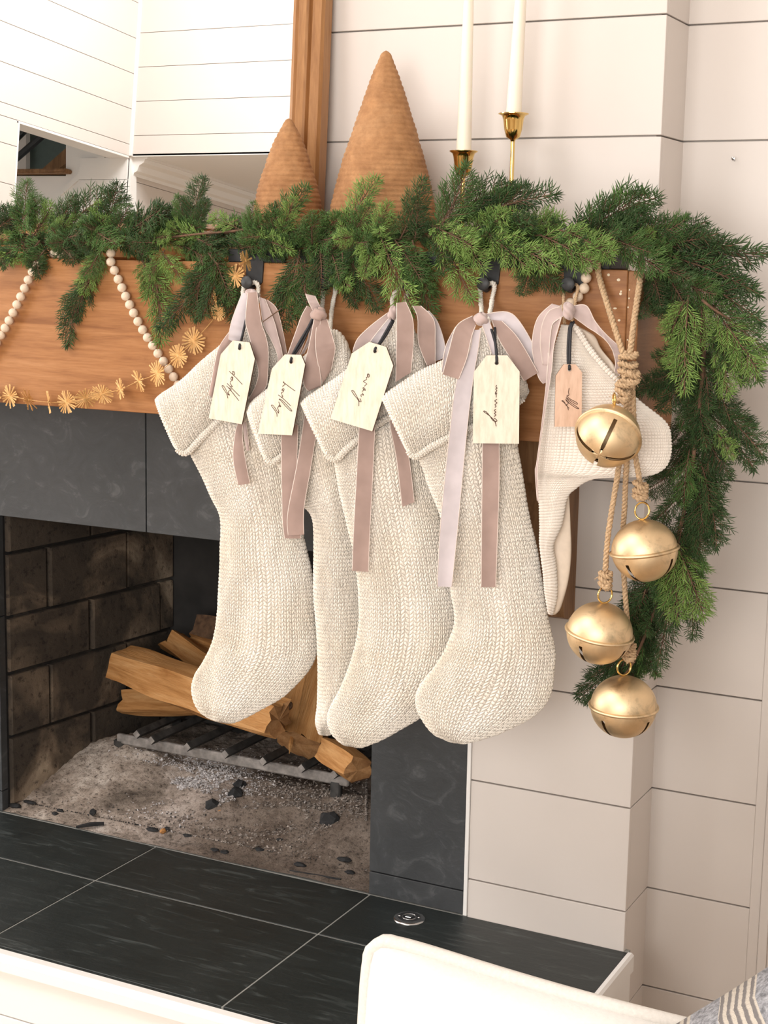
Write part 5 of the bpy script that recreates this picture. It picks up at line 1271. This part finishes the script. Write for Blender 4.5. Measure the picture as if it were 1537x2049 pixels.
# ash bed
NXA, NYA = 150, 90; mb = MB(); vs = []; fs = []
def ash_h(X, Y):
    f = max(0, min(1, (Y-.0)/.30)); e = f*f*(3-2*f)
    h = .004+.066*e
    h += .030*math.exp(-((X+1.26)**2/.010+(Y-.26)**2/.020))
    h += .020*math.exp(-((X+.62)**2/.010+(Y-.18)**2/.016))
    n = noise.noise(Vector((X*9, Y*9, 1.3)))*.010+noise.noise(Vector((X*28, Y*28, 4.1)))*.006+noise.noise(Vector((X*80, Y*80, 2.2)))*.0042+noise.noise(Vector((X*190, Y*190, 7.7)))*.0022
    return HZ-.003+max(.001, h+n*(.15+.85*min(1, Y/.12)))
for j in range(NYA+1):
    Y = .001+(FD-.001)*(j/NYA)**1.15
    for i in range(NXA+1):
        x0, x1 = fbx(Y)-.004, fbx(Y, True)+.004; X = x0+(x1-x0)*i/NXA; vs.append((X, Y, ash_h(X, Y)))
for j in range(NYA):
    for i in range(NXA): a = j*(NXA+1)+i; fs.append((a, a+1, a+NXA+2, a+NXA+1))
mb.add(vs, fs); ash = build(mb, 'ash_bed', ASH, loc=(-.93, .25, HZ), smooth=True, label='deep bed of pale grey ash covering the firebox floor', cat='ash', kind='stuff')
def chunk(name, px, py, r, mat, label, cat, sq=(1, 1, .7), seed=0, group=None, yaw=0):
    p = atZ(px, py, HZ+.02)
    for _ in range(6): p = atZ(px, py, ash_h(p.x, p.y)+r*.25)
    bm = bmesh.new(); bmesh.ops.create_icosphere(bm, subdivisions=2, radius=r); mm = MB()
    for v in bm.verts:
        v.co = v.co*(1+.35*noise.noise(v.co*(1.6/r)+Vector((seed, 0, 0)))); v.co = Matrix.Rotation(yaw, 3, 'Z') @ Vector((v.co.x*sq[0], v.co.y*sq[1], v.co.z*sq[2])); v.co += p
    mm.bm(bm); return build(mm, name, mat, label=label, cat=cat, group=group)
grp = 'charred lumps in the ash'
for k, (x, y, r, sq) in enumerate([(395, 1612, .016, (1, .8, .9)), (425, 1614, .017, (1.1, .8, .9)), (472, 1588, .016, (1, 1, .9)), (660, 1640, .020, (1.3, .8, .8)), (680, 1655, .017, (1.2, .9, .8)), (480, 1570, .013, (1, 1, .8))]):
    chunk('charcoal_lump', x, y, r, CHAR, ['blocky black charcoal lump, one of two touching in the pale flakes', 'blocky black charcoal lump, one of two touching in the pale flakes', 'charcoal lump just behind the two touching lumps', 'wide charred lump in the dark ash near the slate jamb', 'charred lump beside the wide one near the slate jamb', 'smallest charcoal lump close under the grate rail'][k], 'charcoal', sq, k, grp)
for k, (x, y, r, sq) in enumerate([(120, 1622, .006, (1.6, .7, .6)), (186, 1625, .008, (1, 1, .8)), (110, 1628, .006, (1.3, 1, .6)), (305, 1660, .008, (1.8, .9, .5)), (335, 1658, .006, (1.2, 1, .6)), (375, 1672, .007, (1.6, .8, .5)), (430, 1700, .006, (1.6, 1, .5)), (520, 1700, .008, (1.4, .8, .5)), (60, 1605, .008, (2, .8, .4)), (30, 1612, .010, (1.8, .8, .5)), (260, 1545, .006, (1, 1, .7)), (450, 1705, .007, (1.4, 1, .5)), (600, 1730, .008, (1.8, .8, .5)), (690, 1720, .009, (1.6, 1, .5)), (715, 1700, .009, (1.4, 1, .5)), (640, 1700, .006, (1.5, 1, .5)), (560, 1680, .005, (1.5, 1, .5)), (700, 1745, .007, (1.5, 1, .5))]):
    chunk('charcoal_crumb', x, y, r, CHAR, 'small black charcoal crumb scattered on the ash edge', 'charcoal', sq, k+20, 'charcoal crumbs')
chunk('wood_chip', 440, 1627, .008, FIREWOOD, 'rounded tan wood chip beside the blocky charcoal', 'wood chip', (1, 1, 1), 3)
chunk('wood_chip', 326, 1663, .006, FIREWOOD, 'pale orange wood chip near the hearth tiles', 'wood chip', (1, 1.4, .8), 4)
def ashpt(px, py, dz=.003):
    p = atZ(px, py, HZ+.02)
    for _ in range(6): p = atZ(px, py, ash_h(p.x, p.y)+dz)
    return p
m = MB(); m.tube([ashpt(150, 1547), ashpt(165, 1540, .006), ashpt(180, 1545, .008), ashpt(200, 1565, .006), ashpt(223, 1585)], [.0025, .003, .003, .003, .002], 6); m.tube([ashpt(165, 1541, .006), ashpt(178, 1537, .007), ashpt(190, 1536, .007)], .0018, 5)
build(m, 'twig', STEM, label='forked burnt twig lying on the pale ash', cat='twig')
m = MB(); a, b = ashpt(152, 1655, .004), ashpt(208, 1648, .004); m.tube([a, a.lerp(b, .5)+Vector((0, 0, .002)), b], [.003, .005, .004], 6)
build(m, 'charred_stick', CHAR, label='flat charred stick at the edge of the hearth tiles', cat='stick', group=None)
m = MB(); a, b = atZ(580, 1743, HZ+.004), atZ(682, 1760, HZ+.004); m.tube([a, b], [.003, .0025], 6); build(m, 'charred_stick', CHAR, label='thin black stick lying before the slate jamb', cat='stick')

def flakes(name, mat, n, cx, cy, sx, sy, size, label, seed):
    rr = random.Random(seed); mb = MB()
    for i in range(n):
        px, py = rr.gauss(cx, sx), rr.gauss(cy, sy); px = max(10, min(px, 733)); py = max(1498, min(py, 1655+.22*(px-300)*.9))
        p = ashpt(px, py, .0012)
        if p.y < .015 or p.y > FD-.03 or not (fbx(p.y)+.01 < p.x < fbx(p.y, True)-.01): continue
        q = Quaternion(Vector((rr.uniform(-1, 1), rr.uniform(-1, 1), rr.uniform(-1, 1))).normalized(), rr.uniform(0, 2)); a = size*rr.uniform(.4, 1.2); b = size*rr.uniform(.3, .8)
        vs = [p+q @ Vector(v) for v in ((-a, -b*.6, 0), (a*.3, -b, .0006), (a, b*.3, 0), (-a*.3, b, -.0006), (0, 0, .0016))]
        mb.add(vs, [(0, 1, 4), (1, 2, 4), (2, 3, 4), (3, 0, 4), (3, 2, 1, 0)])
    return build(mb, name, mat, label=label, cat='ash', kind='stuff')
FLAKE = plain('white_ash_flake', (.50, .475, .475), .98, .3, 200)
FLAKE2 = plain('grey_ash_flake', (.24, .205, .18), .98, .6, 200)
flakes('ash_flakes', FLAKE, 4200, 385, 1566, 66, 30, .0036, 'loose drift of whitish ash flakes below the grate', 1)
flakes('ash_flakes', FLAKE2, 3600, 570, 1612, 120, 42, .0038, 'loose grey and brown ash flakes near the slate jamb', 2)
flakes('char_crumbs', CHAR, 900, 430, 1620, 230, 45, .0024, 'fine black char crumbs sprinkled over the ash', 3)

# gas valve on the hearth
c = atZ(819, 1838, HZ); gv = thing('gas_valve', c, 'round chrome gas valve plate set in the slate hearth', 'valve')
m = MB(); m.lathe([(.0205, .0036), (.0262, .003), (.0285, .0014), (.029, -.001)], 48, org=c); build(m, 'flange', CHROME, gv, smooth=True)
m = MB(); m.lathe([(.0003, .0030), (.0205, .0036)], 48, org=c); build(m, 'plate', BLACKMET, gv, smooth=True)
m = MB(); m.torus(c+Vector((0, 0, .0036)), (0, 0, 1), .0125, .0010, 36, 6); build(m, 'ring', CHROME, gv, smooth=True)
m = MB(); m.box(c.x-.006, c.x+.006, c.y-.006, c.y+.006, c.z+.003, c.z+.0055, .001); build(m, 'key_socket', CHROME, gv)
for a in (0.3, 3.4):
    m = MB(); q = c+Vector((math.cos(a)*.0175, math.sin(a)*.0175, .0035)); m.lathe([(.0003, .0015), (.002, .0012), (.0024, -.001)], 12, org=q); build(m, 'screw', CHROME, gv, smooth=True)

# ================================================================== SOFA AND CUSHIONS (foreground)
sf = thing('sofa', (.9, -1.55, 0), 'white slipcovered sofa with its back to the hearth', 'sofa')
for nm, b in (('back', (.02, 2.1, -1.10, -.95, .12, .70)), ('seat', (.04, 2.08, -2.0, -1.10, .12, .34)), ('arm', (-.14, .04, -2.0, -.95, .12, .56))):
    m = MB(); m.box(*b, .03); autosmooth(build(m, nm, CUSHION, sf))
m = MB(); m.box(.05, 2.0, -1.98, -1.105, .335, .408, .03); autosmooth(build(m, 'seat_cushion', CUSHION, sf))
for x, y in ((-.08, -1.94), (-.08, -1.0), (2.0, -1.94), (2.0, -1.0)):
    m = MB(); m.lathe([(.02, 0), (.028, .125)], 14, org=(x, y, 0), cap=True); build(m, 'foot', CORBEL, sf)
def pillow(name, c, w, h, T, rotm, mat, label, pipemat, wavy=.004, seed=0, group=None):
    c = Vector(c); t = thing(name, c-Vector((0, 0, h/2)), label, 'cushion', group)
    n = 36; mb = MB()
    def P(u, v, s):
        e = (1-abs(u)**2.6)*(1-abs(v)**2.6); th = T*max(0, e)**.42
        # corners pull out a little, sides pull in
        cr = .035*abs(u)**9*abs(v)**9; k = 1-.04*(1-v*v)*abs(u)**3-cr; k2 = 1-.045*(1-u*u)*abs(v)**3-cr
        p = Vector((u*w/2*k, s*th+wavy*noise.noise(Vector((u*3, v*3, seed+s)))*e, v*h/2*k2)); return c+rotm @ p
    for s in (-1, 1):
        vs = [P(-1+2*i/n, -1+2*j/n, s) for j in range(n+1) for i in range(n+1)]; fs = []; us = []
        for j in range(n):
            for i in range(n):
                a = j*(n+1)+i; fs.append((a, a+1, a+n+2, a+n+1)); us.append([(i/n, j/n), ((i+1)/n, j/n), ((i+1)/n, (j+1)/n), (i/n, (j+1)/n)])
        mb.add(vs, fs, us)
    o = build(mb, 'cushion_body', mat, t); bm = bmesh.new(); bm.from_mesh(o.data); bmesh.ops.remove_doubles(bm, verts=bm.verts, dist=.0004); bmesh.ops.recalc_face_normals(bm, faces=bm.faces); bm.to_mesh(o.data); bm.free()
    o.data.polygons.foreach_set('use_smooth', [True]*len(o.data.polygons))
    if pipemat:
        e = [P(-1+2*i/n, -1, 0) for i in range(n)]+[P(1, -1+2*i/n, 0) for i in range(n)]+[P(1-2*i/n, 1, 0) for i in range(n)]+[P(-1, 1-2*i/n, 0) for i in range(n+1)]
        e = [p for q, p in enumerate(e) if q % n != 0]; e = resample(e+[e[0]], .012)
        m = MB(); m.tube(e, .0070, 10); build(m, 'piping', pipemat, t, smooth=True)
    return t
PIPE = plain('cream_piping', (.62, .585, .54), .9, .06, 300, .2)
pa = atY(690, 1909, -1.2)
pillow('throw_cushion', (pa.x+.262, -1.19, pa.z-.245), .53, .50, .065, Matrix.Rotation(math.radians(-7), 3, 'X') @ Matrix.Rotation(math.radians(1.2), 3, 'Y'), CUSHION, 'plump white linen cushion with a piped edge', PIPE, .010)
pb = atY(1506, 1938, -1.26)
pillow('throw_cushion', (pb.x+.20, -1.30, pb.z-.10), .46, .44, .085, Matrix.Rotation(math.radians(-10), 3, 'X') @ Matrix.Rotation(math.radians(-44), 3, 'Y'), STRIPE, 'grey and cream striped woven cushion', None, .012, 4)
